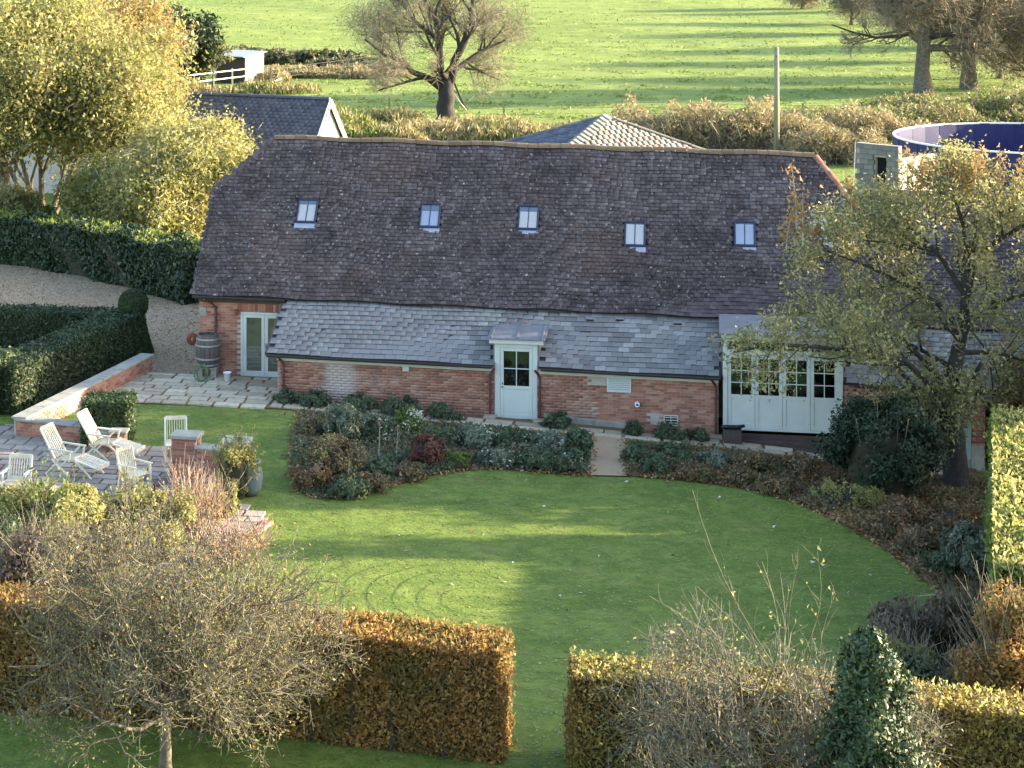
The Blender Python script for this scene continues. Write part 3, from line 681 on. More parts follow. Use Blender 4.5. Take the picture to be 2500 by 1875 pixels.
# small box on wall, louvre, flue, grille
x, z = hp(991, 898, -.02); MB().box(x-.09, x+.09, -.07, -.014, z-.09, z+.05).build('vent_cowl', 'fascia', house, bevel=.008)
lo = empty('louvre_panel'); lo.parent = house; lx0, lz1 = hp(1482, 915, 0); lx1, lz0 = hp(1541, 958, 0)
f = MB(); f.box(lx0, lx0+.04, -.05, -.012, lz0, lz1); f.box(lx1-.04, lx1, -.05, -.012, lz0, lz1); f.box(lx0+.04, lx1-.04, -.05, -.012, lz0, lz0+.03); f.box(lx0+.04, lx1-.04, -.05, -.012, lz1-.03, lz1); f.build('frame', 'paint', lo)
for i in range(7):
    z = lz0+.05+i*(lz1-lz0-.09)/6.4; MB().hexa([(lx0+.04, -.052, z-.022), (lx1-.04, -.052, z-.022), (lx1-.04, -.02, z+.008), (lx0+.04, -.02, z+.008)], [(lx0+.04, -.052, z-.008), (lx1-.04, -.052, z-.008), (lx1-.04, -.02, z+.022), (lx0+.04, -.02, z+.022)]).build('slat', 'paint', lo)
MB().box(lx0+.02, lx1-.02, -.018, -.011, lz0+.02, lz1-.02).build('backing', 'dark', lo)
x, z = hp(1556, 986, -.05); fl = MB(); fl.tube([(x, -.01, z), (x, -.16, z)], .065, 14); fo = fl.build('flue', 'white_plastic', house); MB().tube([(x, -.145, z), (x, -.168, z)], .038, 12).build('flue_mouth', 'rust', fo)
gxx, gz1 = hp(1620, 1012, 0); gx2, gz0 = hp(1656, 1040, 0)
go = empty('air_grille'); go.parent = house
f = MB(); f.box(gxx, gxx+.03, -.04, -.012, gz0, gz1); f.box(gx2-.03, gx2, -.04, -.012, gz0, gz1); f.box((gxx+gx2)/2-.01, (gxx+gx2)/2+.01, -.04, -.012, gz0, gz1)
f.box(gxx, gx2, -.042, -.013, gz1-.03, gz1); f.box(gxx, gx2, -.042, -.013, gz0, gz0+.03); f.build('frame', 'fascia', go)
for i in range(3): MB().box(gxx+.03, gx2-.03, -.036, -.016, gz0+.07+i*.07, gz0+.09+i*.07).build('slat', 'fascia', go)
MB().box(gxx+.01, gx2-.01, -.016, -.0115, gz0+.01, gz1-.01).build('backing', 'dark', go)
# rendered plinth patch on right wall base
mb = MB(); mb.hexa([(.75, -.045, gl(.8)-.1), (3.2, -.045, gl(3.2)-.1), (3.2, -.012, gl(3.2)-.1), (.75, -.012, gl(.8)-.1)], [(.75, -.035, gl(.8)+.22), (3.2, -.035, gl(3.2)+.14), (3.2, -.012, gl(3.2)+.16), (.75, -.012, gl(.8)+.24)]); mb.build('plinth', 'coping', house)

# --- door with little lead dormer
def leafdoor(parent, x0, x1, z0, z1, y, panes=(2, 2), solid=.45, mat_='paint', st=.09, mid=None):
    d = empty('door'); d.parent = parent
    f = MB(); zs = z0+(z1-z0)*solid
    f.box(x0, x0+st, y-.02, y+.03, z0, z1); f.box(x1-st, x1, y-.02, y+.03, z0, z1)
    f.box(x0+st, x1-st, y-.018, y+.03, z1-st, z1); f.box(x0+st, x1-st, y-.018, y+.03, z0, z0+st*1.3); f.box(x0+st, x1-st, y-.018, y+.03, zs-st*.5, zs+st*.5)
    f.build('frame', mat_, d, bevel=.005)
    if solid > .12: MB().box(x0+st, x1-st, y-.004, y+.02, z0+st*1.3, zs-st*.5).build('panel', mat_, d)
    a0, a1, b0, b1 = x0+st, x1-st, zs+st*.5, z1-st
    nx_, nz_ = panes
    for i in range(1, nx_):
        c = a0+(a1-a0)*i/nx_; MB().box(c-.012, c+.012, y-.014, y+.018, b0, b1).build('glazing_bar', mat_, d)
    for j in range(1, nz_):
        c = b0+(b1-b0)*j/nz_; MB().box(a0, a1, y-.011, y+.016, c-.012, c+.012).build('glazing_bar', mat_, d)
    for i in range(nx_):
        for j in range(nz_):
            MB().box(a0+(a1-a0)*i/nx_+.013, a0+(a1-a0)*(i+1)/nx_-.013, y+.0, y+.006, b0+(b1-b0)*j/nz_+.013, b0+(b1-b0)*(j+1)/nz_-.013).build('pane', 'glass', d)
    return d
dx0, dz1 = -.43, 2.12; dx1 = .45; dz0 = .20
df = MB(); df.box(D0+.04, dx0, -.03, .10, dz0-.04, 2.26); df.box(dx1, D1-.04, -.03, .10, dz0-.04, 2.26); df.box(dx0, dx1, -.03, .10, dz1, 2.26)
df.build('door_frame', 'paint', house, bevel=.006)
dd = leafdoor(house, dx0+.004, dx1-.004, dz0, dz1-.004, .0, (2, 2), .44)
kb = MB(); kb.tube([(dx0+.06, -.02, dz0+.86), (dx0+.06, -.07, dz0+.86)], .02, 8); kb.build('handle', 'black_plastic', dd)
kb = MB(); kb.box(dx0+.045, dx0+.07, -.026, -.02, dz0+.92, dz0+.98); kb.build('lock', 'black_plastic', dd)
MB().box(D0+.08, D1-.08, .5, .55, .1, 2.3).build('hall_wall', 'interior_dim', house)
ck = MB()
for s in (D0, D1-.05): ck.add([(s, 0, 1.6), (s, 1.35, 2.28), (s, 0, 2.28), (s+.05, 0, 1.6), (s+.05, 1.35, 2.28), (s+.05, 0, 2.28)], [(0, 1, 2), (5, 4, 3), (0, 3, 4, 1), (1, 4, 5, 2), (2, 5, 3, 0)])
ck.build('dormer_cheek', 'lead', house)
MB().box(D0-.10, D1+.12, -.12, -.035, 2.24, 2.36).build('dormer_fascia', 'paint', house, bevel=.008)
MB().hexa([(D0-.16, -.17, 2.36), (D1+.18, -.17, 2.36), (D1+.16, 1.5, 2.40), (D0-.14, 1.5, 2.40)], [(D0-.16, -.17, 2.39), (D1+.18, -.17, 2.39), (D1+.16, 1.5, 2.44), (D0-.14, 1.5, 2.44)]).build('dormer_roof', 'lead', house)
rb = MB()
for xx in (D0-.05, .02, D1+.08): rb.bar((xx, -.1, 2.405), (xx, 1.42, 2.45), .045, .04)
rb.build('lead_roll', 'lead', house)
stp = MB(); stp.box(-.5, .38, -.36, -.03, gl(0)-.12, dz0-.03); stp.build('doorstep', 'timber_dark', house, bevel=.01)
# --- french doors
sl_ = empty('french_door'); sl_.parent = house
f = MB(); f.box(fdx0, fdx0+.07, 2.37, 2.44, fz0, fz1); f.box(fdx1-.07, fdx1, 2.37, 2.44, fz0, fz1); f.box(fdx0+.07, fdx1-.07, 2.37, 2.44, fz1-.07, fz1); f.box(fdx0-.02, fdx1+.02, 2.33, 2.44, fz0-.04, fz0); f.build('door_frame', 'paint', sl_, bevel=.006)
mid = (fdx0+fdx1)/2
for a, b in ((fdx0+.075, mid-.003), (mid+.003, fdx1-.075)):
    d = empty('door'); d.parent = house; st = .095
    f = MB(); f.box(a, a+st, 2.38, 2.42, fz0+.01, fz1-.075); f.box(b-st, b, 2.38, 2.42, fz0+.01, fz1-.075); f.box(a+st, b-st, 2.382, 2.42, fz1-.16, fz1-.075); f.box(a+st, b-st, 2.382, 2.42, fz0+.01, fz0+.17); f.build('frame', 'paint', d, bevel=.005)
    MB().box(a+st, b-st, 2.395, 2.402, fz0+.17, fz1-.16).build('pane', 'glass', d)
    if a > mid:
        MB().box(a+.03, a+.05, 2.34, 2.36, fz0+.78, fz0+.98).build('handle', 'black_plastic', d)
MB().box(fdx0+.06, fdx1-.06, 2.72, 2.74, fz0, fz1).build('room_back', 'interior_dim', house)
cu = MB()
for i in range(9): cu.box(fdx0+.13+i*.03, fdx0+.148+i*.03, 2.5+.02*(i % 2), 2.53+.02*(i % 2), fz0+.1, fz1-.1)
for i in range(5): cu.box(mid+.13+i*.03, mid+.148+i*.03, 2.5+.02*(i % 2), 2.53+.02*(i % 2), fz0+.1, fz1-.1)
cu.build('curtain', 'interior', house)
MB().box(fdx0-.05, fdx1+.1, 2.0, 2.36, gl(-7.5, 2)-.1, fz0-.05).build('doorstep', 'timber_dark', house, bevel=.01)
# lintel course and wall lamp
x, z = hp(578, 762, 2.35); wl = MB(); wl.box(x-.03, x+.03, 2.27, 2.39, z-.08, z+.08); wl.tube([(x, 2.24, z-.02), (x, 2.24, z+.10)], .045, 10); wl.build('wall_lamp', 'rust', house)
li = MB(); xx = fdx0-.1
while xx < fdx1+.0:
    li.box(xx, xx+.065, 2.372, 2.41, fz1+.03, fz1+.24); xx += .076
li.build('lintel_bricks', 'brick', house)
# quoin whitewash patch
x, z = hp(490, 760, 2.38); MB().box(XL+.125, XL+.33, 2.378, 2.41, z-.12, z+.12).build('lime_patch', 'coping', house)
# --- glazed screen
sc = empty('glazed_screen'); sc.parent = house
gx0, gx1 = SX0, SX1; gzt = 2.70; gzb = .16
zc1, zc0 = 2.52, 2.32
f = MB(); n4 = 4
f.box(gx0, gx0+.12, -.04, .12, gzb, 2.6); f.box(gx1-.12, gx1, -.04, .12, gzb, 2.6); f.box(gx0+.12, gx1-.12, -.04, .12, 2.52, 2.6); f.box(gx0+.12, gx1-.12, -.045, .12, 2.16, 2.30); f.box(gx0+.12, gx1-.12, -.04, .12, gzb, gzb+.06)
for i in range(1, n4):
    c = gx0+.12+(gx1-gx0-.24)*i/n4; f.box(c-.035, c+.035, -.038, .10, 2.30, 2.52)
f.build('frame', 'paint', sc, bevel=.006)
for i in range(n4):
    a = gx0+.12+(gx1-gx0-.24)*i/n4; b = gx0+.12+(gx1-gx0-.24)*(i+1)/n4
    MB().box(a+.035, b-.035, .02, .026, 2.30, 2.52).build('pane', 'glass', sc)
    d = leafdoor(house, a+.004, b-.004, gzb+.062, 2.158, .01, (2, 3), .43)
MB().box(gx0+.1, gx1-.1, .8, .85, gzb, 2.6).build('room_back', 'interior_dim', house)
MB().box(gx0-.05, gx1+.06, -.16, -.045, 2.60, 2.72).build('dormer_fascia', 'fascia', house, bevel=.008)
MB().hexa([(gx0-.1, -.22, 2.72), (gx1+.12, -.22, 2.72), (gx1+.1, 2.1, 2.78), (gx0-.1, 2.1, 2.78)], [(gx0-.1, -.22, 2.76), (gx1+.12, -.22, 2.76), (gx1+.1, 2.1, 2.83), (gx0-.1, 2.1, 2.83)]).build('dormer_roof', 'lead', house)
ck = MB()
for s in (gx0-.03, gx1-.02): ck.add([(s, .0, 1.55), (s, 2.1, 2.65), (s, 0, 2.7), (s+.05, .0, 1.55), (s+.05, 2.1, 2.65), (s+.05, 0, 2.7)], [(0, 1, 2), (5, 4, 3), (0, 3, 4, 1), (1, 4, 5, 2), (2, 5, 3, 0)])
ck.build('dormer_cheek', 'slate', house)
for i, (yy, hh) in enumerate(((-.62, .0), (-.34, .12), (-.08, .24))):
    MB().box(gx0-.02, gx1+.02, yy, yy+.26 if i < 2 else -.042, gl(7)-.15, gl(7)+.05+hh).build('step', 'timber_dark', house, bevel=.01)
# --- right wing: walls, lower tiled roof
WX0, WX1 = 9.5, 19.0
ww = MB(); ww.box(SX1+.02, 12.25, 0, .25, -1.2, 1.45); ww.box(13.3, LXW, 0, .25, -1.4, 1.40); ww.box(12.25, 13.3, 0, .25, 1.18, 1.42)
ww.box(WX0, WX1, 2.4, 2.7, -1.2, 2.3); ww.box(WX1-.3, WX1, 2.7, 9, -1.2, 2.3)
wwall = ww.build('wing_wall', 'mortar', house)
bricks(wwall, SX1+.02, 10.9, 0, lambda x: gl(x)-.05, lambda x: 1.46, single=150)
bricks(wwall, 11.9, 12.25, 0, lambda x: gl(x)-.05, lambda x: 1.2, single=30)
def wr(x, t, lift=0):
    z = 2.62*(1-t)+(5.78-.012*(x-9.5))*t; y = 2.15+3.75*t; a = math.atan2(3.16, 3.75); return Vector((x, y-math.sin(a)*lift, z+math.cos(a)*lift))
wd = MB(); wd.add([wr(WX0, 0, -.04), wr(WX1, 0, -.04), wr(WX1, 1, -.04), wr(WX0, 1, -.04)], [(0, 1, 2, 3)])
p1, p2 = wr(WX1, 1, -.04), wr(WX0, 1, -.04); wd.add([p1, p2, (WX0, 9.65, 2.62), (WX1, 9.65, 2.62)], [(0, 3, 2, 1)]); wd.add([wr(WX1, 0, -.04), (WX1, 9.65, 2.62), p1], [(0, 1, 2)])
wroof = wd.build('wing_roof', 'under', house)
WL = []; wl_ = math.hypot(3.16, 3.75)
for r in range(int(wl_/gauge)):
    x = WX0+(.08 if r % 2 else 0)
    while x < WX1: WL.append((x, r*gauge/wl_)); x += tw
def wm(x, t): return Matrix.Translation(wr(x, t, random.uniform(.006, .02))) @ Matrix.Rotation(math.atan2(3.16, 3.75)+.03+random.gauss(0, .02), 4, 'X') @ Matrix.Rotation(random.gauss(0, .025), 4, 'Y')
bx = np.array([tuple(v.co)+(1,) for v in _tme.vertices]); fq = np.array([p.vertices[:] for p in _tme.polygons if p.index != 0])
Ms = np.array([[list(rw) for rw in wm(x, t)] for x, t in WL]); V = np.einsum('nij,vj->nvi', Ms, bx)[:, :, :3]
o = npmesh('tile', V, (fq[None]+8*np.arange(len(V))[:, None, None]).reshape(-1, 4), 'tile', wroof); o['kind'] = 'stuff'; o.data.materials.append(M['edge_shade']); ef = np.zeros(len(o.data.polygons), np.int32); ef[1::5] = 1; o.data.polygons.foreach_set('material_index', ef)
ridge(wroof, wr(WX0, 1, -.02), wr(WX1, 1, -.02), .45, .12, 'ridge_tile')
# painted boards, doorway, lintel board
pb = empty('boarded_panel'); pb.parent = house
for i in range(7): MB().box(10.92+i*.14, 10.92+i*.14+.134, -.05, .02, gl(11.3)+.2, 1.42).build('board', 'paint_blue', pb)
MB().box(12.2, 13.35, -.04, -.002, 1.2, 1.42).build('lintel', 'paint_blue', house)
MB().box(12.25, 13.3, .6, .65, -1.3, 1.2).build('doorway', 'dark', house)
MB().box(11.9, 12.22, -.06, -.012, gl(12)-.1, gl(12)+.65).build('plinth', 'coping', house)

# ------------------------------------------------------------------ things by the left door
bxl, _ = hp(507, 850, 1.95); by = 1.95; bg_ = gl(bxl, by)
bb = empty('water_butt', L2W(bxl, by, bg_), -AL, 'old oak barrel water butt with steel hoops under the downpipe', 'barrel')
prof = [(.0, .35), (.27, .35), (.33, .55), (.36, .80), (.35, 1.05), (.29, 1.28), (.28, 1.24), (0, 1.24)]
for i in range(16):
    a0, a1 = 2*PI*i/16, 2*PI*(i+.94)/16; mb = MB()
    for r_, z_ in prof[1:6]:
        for a in (a0, a1):
            mb.v.append((r_*math.cos(a), r_*math.sin(a), z_))
        for a in (a0, a1):
            mb.v.append(((r_-.03)*math.cos(a), (r_-.03)*math.sin(a), z_))
    for k in range(4):
        b = 4*k; mb.f += [(b, b+1, b+5, b+4), (b+2, b+6, b+7, b+3), (b, b+4, b+6, b+2), (b+1, b+3, b+7, b+5)]
    mb.f += [(0, 2, 3, 1), (16, 17, 19, 18)]
    mb.build('stave', 'barrel_wood', bb)
for zz in (.42, .60, .98, 1.16):
    rr = np.interp(zz, [.35, .55, .80, 1.05, 1.28], [.27, .33, .36, .35, .29])+.006
    MB().lathe((0, 0, 0), [(rr, zz-.025), (rr+.006, zz-.02), (rr+.006, zz+.02), (rr, zz+.025)], 24).build('hoop', 'steel', bb)
MB().lathe((0, 0, 0), [(0, 1.20), (.27, 1.20), (.27, 1.22), (0, 1.23)], 20).build('lid', 'barrel_wood', bb)
s_ = MB(); s_.box(-.28, -.12, -.15, .15, 0, .35); s_.box(.12, .28, -.15, .15, 0, .35); s_.box(-.3, .3, -.2, .2, .31, .348); s_.build('stand', 'coping', bb)
bt = MB(); bt.tube([(.0, -.33, .5), (.0, -.42, .5), (0, -.43, .45)], .015, 6); bt.build('tap', 'steel', bb)
p = L2W(*(lambda q: (q[0], 1.45))(hp(555, 915, 1.45))); p.z = float(tz(p.x, p.y))+.06
bk = empty('bucket', p, 0, 'small white plastic bucket on the flagstones beside the barrel', 'bucket')
MB().lathe((0, 0, 0), [(0, .01), (.085, .01), (.11, .24), (.118, .24), (.118, .255), (.102, .255), (.08, .02), (0, .02)], 20).build('body', 'white_plastic', bk, True)
MB().tube([(.11*math.cos(t), -.02, .24+.13*math.sin(t)) for t in np.linspace(PI*.98, PI*.02, 10)], .005, 5).build('handle', 'steel', bk)
hz = L2W(bxl-.05, 1.35, gl(bxl, 1.4)+.07); hm = MB()
pts = []
for i in range(90):
    t = i/90*2*PI*5; r_ = .16+.05*math.sin(t*.37); pts.append((hz.x+r_*math.cos(t)+.02*i/90, hz.y-.05+.1*math.sin(t)*.8, hz.z+.22+.2*math.sin(t)+.02*math.sin(t*1.3)))
pts += [(hz.x+.1+.4*math.sin(i*.4), hz.y-.2+.12*math.cos(i*.7), hz.z-.02) for i in range(12)]
hm.tube(pts, .013, 6); tag(hm.build('garden_hose', 'hose', smooth=True), 'pale green garden hose coiled at the foot of the barrel', 'hose')
x, _ = hp(468, 865, 2.5); p = L2W(x-.02, 2.7, 0); rg = empty('hose_reel', (p.x, p.y, gl(x, 2.7)+.95), -AL, 'rusty red round reel fixed to the house corner above the gravel', 'reel')
r1 = MB(); r1.tube([(0, 0, -.2), (0, 0, -.17)], .01, 4)
m1 = MB(); m1.lathe((0, 0, 0), [(.06, -.05), (.17, -.05), (.18, -.03), (.10, -.02), (.10, .02), (.18, .03), (.17, .05), (.06, .05)], 18); o = m1.build('drum', 'rust', rg, True); o.rotation_euler = (R(90), 0, R(20))
br_ = MB(); br_.box(0, .16, -.015, .015, -.02, .02); br_.tube([(-.1, 0, .3), (-.16, 0, .36), (-.1, 0, .44), (0, 0, .44), (.05, 0, .36)], .012, 6); br_.build('bracket', 'rust', rg)
# planter trough by the screen door
x, _ = hp(1788, 1020, -.35); p = L2W(x, -.55); pt = empty('planter', (p.x, p.y, gl(x, -.5)+.06), -AL, 'square dark wooden planter with a black folded cover beside the glazed doors', 'planter')
for i in range(5): MB().box(-.24+i*.096, -.15+i*.096, -.22, -.19, 0, .36).build('board', 'timber_dark', pt)
mb = MB(); mb.box(-.24, .24, .19, .22, 0, .36); mb.box(-.24, -.21, -.19, .19, 0, .36); mb.box(.21, .24, -.19, .19, 0, .36); mb.box(-.2, .2, -.18, .18, .02, .28); mb.build('box_sides', 'timber_dark', pt)
mb = MB(); mb.tube([(-.28, -.1, .42), (-.1, -.05, .40), (.1, 0, .39), (.32, .02, .44)], [.05, .06, .06, .035], 8); mb.build('cover', 'black_plastic', pt, True)

# ================================================================== background things
# --- slate outbuilding, gable end lit
def gable_barn(name, label, A, B, depth, zr, ze, wallm, roofm, edge=.25):
    """ridge from A to B (x,y world); ridge height zr, eaves ze, half span depth"""
    A, B = Vector(A), Vector(B); d = (B-A).normalized(); n = Vector((d.y, -d.x)); Ln = (B-A).length
    e = empty(name, (A.x, A.y, 0), math.atan2(d.y, d.x), label, 'outbuilding')
    mb = MB(); D = depth-.25
    mb.box(.15, Ln-.15, -D, -D+.2, 0, ze); mb.box(.15, Ln-.15, D-.2, D, 0, ze)
    wall = mb.build('wall', wallm, e)
    for x in (.15, Ln-.35):
        q = [(-D, 0), (D, 0), (D, ze), (0, zr-.12), (-D, ze)]
        mb = MB(); mb.v = [(x, y, z) for y, z in q]+[(x+.2, y, z) for y, z in q]
        mb.f = [(0, 1, 2, 3, 4), (9, 8, 7, 6, 5)]+[(i, i+5, (i+1) % 5+5, (i+1) % 5) for i in range(5)]; mb.build('gable', wallm, e)
    sl_ = math.hypot(depth, zr-ze); a = math.atan2(zr-ze, depth)
    mb = MB(); mb.v = [(0, -depth, ze), (Ln, -depth, ze), (Ln, 0, zr), (0, 0, zr), (0, depth, ze), (Ln, depth, ze)]
    mb.v += [(x, y, z-.08) for x, y, z in mb.v]
    mb.f = [(0, 1, 2, 3), (3, 2, 5, 4), (6, 9, 8, 7), (9, 10, 11, 8), (0, 6, 7, 1), (4, 5, 11, 10), (1, 7, 8, 2), (2, 8, 11, 5), (0, 3, 9, 6), (3, 4, 10, 9)]
    rf = mb.build('roof', 'under', e)
    C = []
    for r in range(int(sl_/.2)):
        x = -.0+(.14 if r % 2 else 0)
        while x < Ln-.1: C.append((x, r*.2/sl_)); x += .28
    bxv = np.array([(sx*.135+.14, sy, sz) for sx, sy, sz in ((-1, 0, 0), (1, 0, 0), (1, .22, -.01), (-1, .22, -.01), (-1, 0, .016), (1, 0, .016), (1, .22, .004), (-1, .22, .004))])
    ca, sa = math.cos(a), math.sin(a); V = []
    for x, t in C:
        l = rng.uniform(.004, .014); y0 = -depth+t*depth; z0 = ze+t*(zr-ze)
        q = bxv.copy(); q[:, 2] += l; V.append(np.stack([q[:, 0]+x, y0+q[:, 1]*ca-q[:, 2]*sa, z0+q[:, 1]*sa+q[:, 2]*ca], 1))
    V = np.array(V); fq = np.array([(4, 5, 6, 7), (0, 1, 5, 4), (1, 2, 6, 5), (3, 0, 4, 7)])
    o = npmesh('slate', V, (fq[None]+8*np.arange(len(V))[:, None, None]).reshape(-1, 4), roofm, rf); o['kind'] = 'stuff'
    rt = MB(); n = int(Ln/.45)
    for i in range(n):
        halfround((Ln*i/n, 0, zr+.0), (Ln*(i+.97)/n, 0, zr+.0), .12).build('ridge_tile', roofm, rf)
    # barge boards on the gables
    bg_ = MB()
    for x in (Ln+.01, ):
        bg_.bar((x+.02, -depth, ze-.1), (x+.02, 0, zr-.08), .05, .26); bg_.bar((x+.02, depth, ze-.1), (x+.02, 0, zr-.08), .05, .26)
    bg_.build('barge_board', 'timber_white', e)
    return e, Ln
Yo = 100.0; A = at(436, 233, Yo+2); B = at(806, 243, Yo-1); zr_ = B.z
ob, Ln = gable_barn('slate_outbuilding', 'outbuilding with a dark blue slate roof and a sunlit white gable behind the barn', (A.x, A.y), (B.x, B.y), 3.1, zr_, zr_-3.2, 'render_wall', 'slate_far')
MB().box(Ln-.16, Ln-.13, -.9, .3, zr_-4.2, zr_-2.0).build('window', 'dark', ob)
MB().box(Ln-.15, Ln-.10, -1.0, .4, zr_-2.0, zr_-1.9).build('window_head', 'timber_white', ob)
# --- hipped roof barn behind, with bonnet hip tiles
Yh = 88.0; ap = at(1478, 284, Yh); bl = at(1215, 352, Yh+.3); brr = at(1790, 392, Yh+1.0); fr = at(1385, 362, Yh-2.2)
hb = empty('hipped_barn', (ap.x, ap.y, 0), 0, 'outbuilding with a pale grey hipped roof and a ladder of bonnet tiles down its hip', 'outbuilding')
zt = ap.z
def rel(p, k): q = ap+(p-ap)*k; return (q.x-ap.x, q.y-ap.y, q.z)
hipc = rel(fr, 1.9); lf_ = rel(bl, 1.9); rf_ = rel(brr, 1.25); bf_ = (-hipc[0]*.8, 5.0, hipc[2]-.6)
mb = MB(); mb.v = [(0, 0, zt), hipc, lf_, rf_, bf_]; mb.f = [(0, 2, 1), (0, 1, 3), (0, 3, 4), (0, 4, 2)]; hroof = mb.build('roof', 'tile_far', hb)
mb = MB()
for p_, q_ in ((lf_, hipc), (hipc, rf_)):
    mb.hexa([(p_[0]*.96, p_[1]*.9+.3, 0), (q_[0]*.96, q_[1]*.9+.3, 0), (q_[0]*.96, q_[1]*.9+.5, 0), (p_[0]*.96, p_[1]*.9+.5, 0)], [(p_[0]*.96, p_[1]*.9+.3, p_[2]-.05), (q_[0]*.96, q_[1]*.9+.3, q_[2]-.05), (q_[0]*.96, q_[1]*.9+.5, q_[2]-.05), (p_[0]*.96, p_[1]*.9+.5, p_[2]-.05)])
mb.build('wall', 'brick', hb)
def surf_tiles(o0, o1, o2, name, m, parent, gau=.22, tw_=.3):
    """o0 apex, o1 left foot, o2 right foot triangle covered by coursed tiles"""
    o0, o1, o2 = Vector(o0), Vector(o1), Vector(o2); n = (o1-o0).cross(o2-o0).normalized(); n = -n if n.z < 0 else n
    hd = Vector((0, 0, 1)).cross(n).normalized(); up = n.cross(hd).normalized(); up = -up if up.z < 0 else up
    P2 = [((p-o0).dot(hd), (p-o0).dot(up)) for p in (o0, o1, o2)]
    C = []; y = min(p[1] for p in P2); r = 0
    while y < 0:
        x = min(p[0] for p in P2)+(tw_/2 if r % 2 else 0)
        while x < max(p[0] for p in P2): C.append((x, y)); x += tw_
        y += gau; r += 1
    C = np.array(C); C = C[inpoly(C[:, 0], C[:, 1]+gau*.4, P2)]
    hdv, upv, nv, ov = (np.array(t) for t in (hd, up, n, o0)); V = []
    bxv = [(-.48, 0, 0), (.48, 0, 0), (.48, 1.05, 0), (-.48, 1.05, 0), (-.48, 0, .03), (.48, 0, .03), (.48, 1.05, .008), (-.48, 1.05, .008)]
    b = np.array(bxv); l = rng.uniform(0, .012, len(C))
    V = ov+(C[:, None, 0:1]+b[None, :, 0:1]*tw_)*hdv+(C[:, None, 1:2]+b[None, :, 1:2]*gau)*upv+(b[None, :, 2:3]+l[:, None, None])*nv
    fq = np.array([(4, 5, 6, 7), (0, 1, 5, 4), (1, 2, 6, 5), (3, 0, 4, 7)])
    o = npmesh(name, V, (fq[None]+8*np.arange(len(V))[:, None, None]).reshape(-1, 4), m, parent); o['kind'] = 'stuff'; return o
surf_tiles((0, 0, zt), lf_, hipc, 'roof_tile', 'slate_far', hroof)  # left face takes the darker slate colour, its shade set in the paint
surf_tiles((0, 0, zt), hipc, rf_, 'roof_tile', 'tile_far', hroof)
h0, h1 = Vector((0, 0, zt+.05)), Vector(hipc)+Vector((0, 0, .05)); nb = 22
for i in range(nb):
    a = h0.lerp(h1, i/nb); b = h0.lerp(h1, (i+.80)/nb); d = (b-a).normalized(); sd = Vector((d.y, -d.x, 0)).normalized()
    mb = MB(); w_ = .34; lift = Vector((0, 0, .10))
    mb.add([a+Vector((0, 0, .06)), a-sd*w_-Vector((0, 0, .12)), b-sd*w_-Vector((0, 0, .06)), b+lift, b+sd*w_-Vector((0, 0, .06)), a+sd*w_-Vector((0, 0, .12)), b-sd*w_-Vector((0, 0, .16)), b, b+sd*w_-Vector((0, 0, .16))],
           [(0, 1, 2, 3), (0, 3, 4, 5), (3, 2, 6, 7), (4, 3, 7, 8)])
    mb.build('bonnet_tile', 'coping', hroof)
ridge(hroof, (0, 0, zt+.02), rf_, .5, .08, 'tile_far'); ridge(hroof, (0, 0, zt+.02), lf_, .5, .08, 'tile_far')
# --- field shelter
Ys = G(600, 200).y; fs0 = at(528, 190, Ys); sh_ = empty('field_shelter', (fs0.x, fs0.y, 0), R(-32), 'small field shelter with grey sheet roof, dark open front and white sunlit end', 'shelter')
SW, SH_ = 2.7, 2.0
mb = MB(); mb.box(0, SW, 2.4, 2.5, 0, SH_+.25); mb.box(0, .1, 0, 2.4, 0, SH_); mb.box(0, SW, 0, .06, .0, SH_); mb.build('wall', 'timber_dark', sh_)
MB().hexa([(SW-.02, 0, 0), (SW+.06, 0, 0), (SW+.06, 2.5, 0), (SW-.02, 2.5, 0)], [(SW-.02, 0, SH_), (SW+.06, 0, SH_), (SW+.06, 2.5, SH_+.25), (SW-.02, 2.5, SH_+.25)]).build('end_wall', 'timber_white', sh_)
MB().hexa([(-.3, -.5, SH_+.04), (SW+.2, -.5, SH_+.04), (SW+.2, 2.8, SH_+.28), (-.3, 2.8, SH_+.28)], [(-.3, -.5, SH_+.1), (SW+.2, -.5, SH_+.1), (SW+.2, 2.8, SH_+.34), (-.3, 2.8, SH_+.34)]).build('roof', 'roof_sheet', sh_)
# --- post and rail fence
def rail_fence(name, label, pts, hgt, rails, m, step=2.2, pw=.12, wires=False, cat='fence'):
    e = empty(name, (pts[0][0], pts[0][1], 0), 0, label, cat); o0 = Vector((pts[0][0], pts[0][1], 0))
    for a, b in zip(pts[:-1], pts[1:]):
        a, b = Vector(a), Vector(b); n = max(1, round((b-a).length/step))
        for i in range(n+1):
            p = a.lerp(b, i/n)-o0; hh = hgt*random.uniform(.92, 1.08); z0 = float(tz(p.x+o0.x, p.y+o0.y))
            MB().hexa([(p.x-pw/2, p.y-pw/2, z0-.2), (p.x+pw/2, p.y-pw/2, z0-.2), (p.x+pw/2, p.y+pw/2, z0-.2), (p.x-pw/2, p.y+pw/2, z0-.2)],
                      [(p.x-pw/2.2, p.y-pw/2.2, z0+hh), (p.x+pw/2.2, p.y-pw/2.2, z0+hh+.03), (p.x+pw/2.2, p.y+pw/2.2, z0+hh), (p.x-pw/2.2, p.y+pw/2.2, z0+hh)]).build('post', m, e)
        for rz_ in rails:
            q, r_ = a-o0, b-o0; mb = MB()
            if wires: mb.bar((q.x, q.y, rz_+a.z), (r_.x, r_.y, rz_+b.z), .018, .018)
            else: mb.bar((q.x, q.y-.08, rz_+a.z), (r_.x, r_.y-.08, rz_+b.z), .04, .085)
            mb.build('wire' if wires else 'rail', 'wire' if wires else m, e)
    return e
g1, g2, g3 = G(400, 232), G(425, 226), G(612, 203)
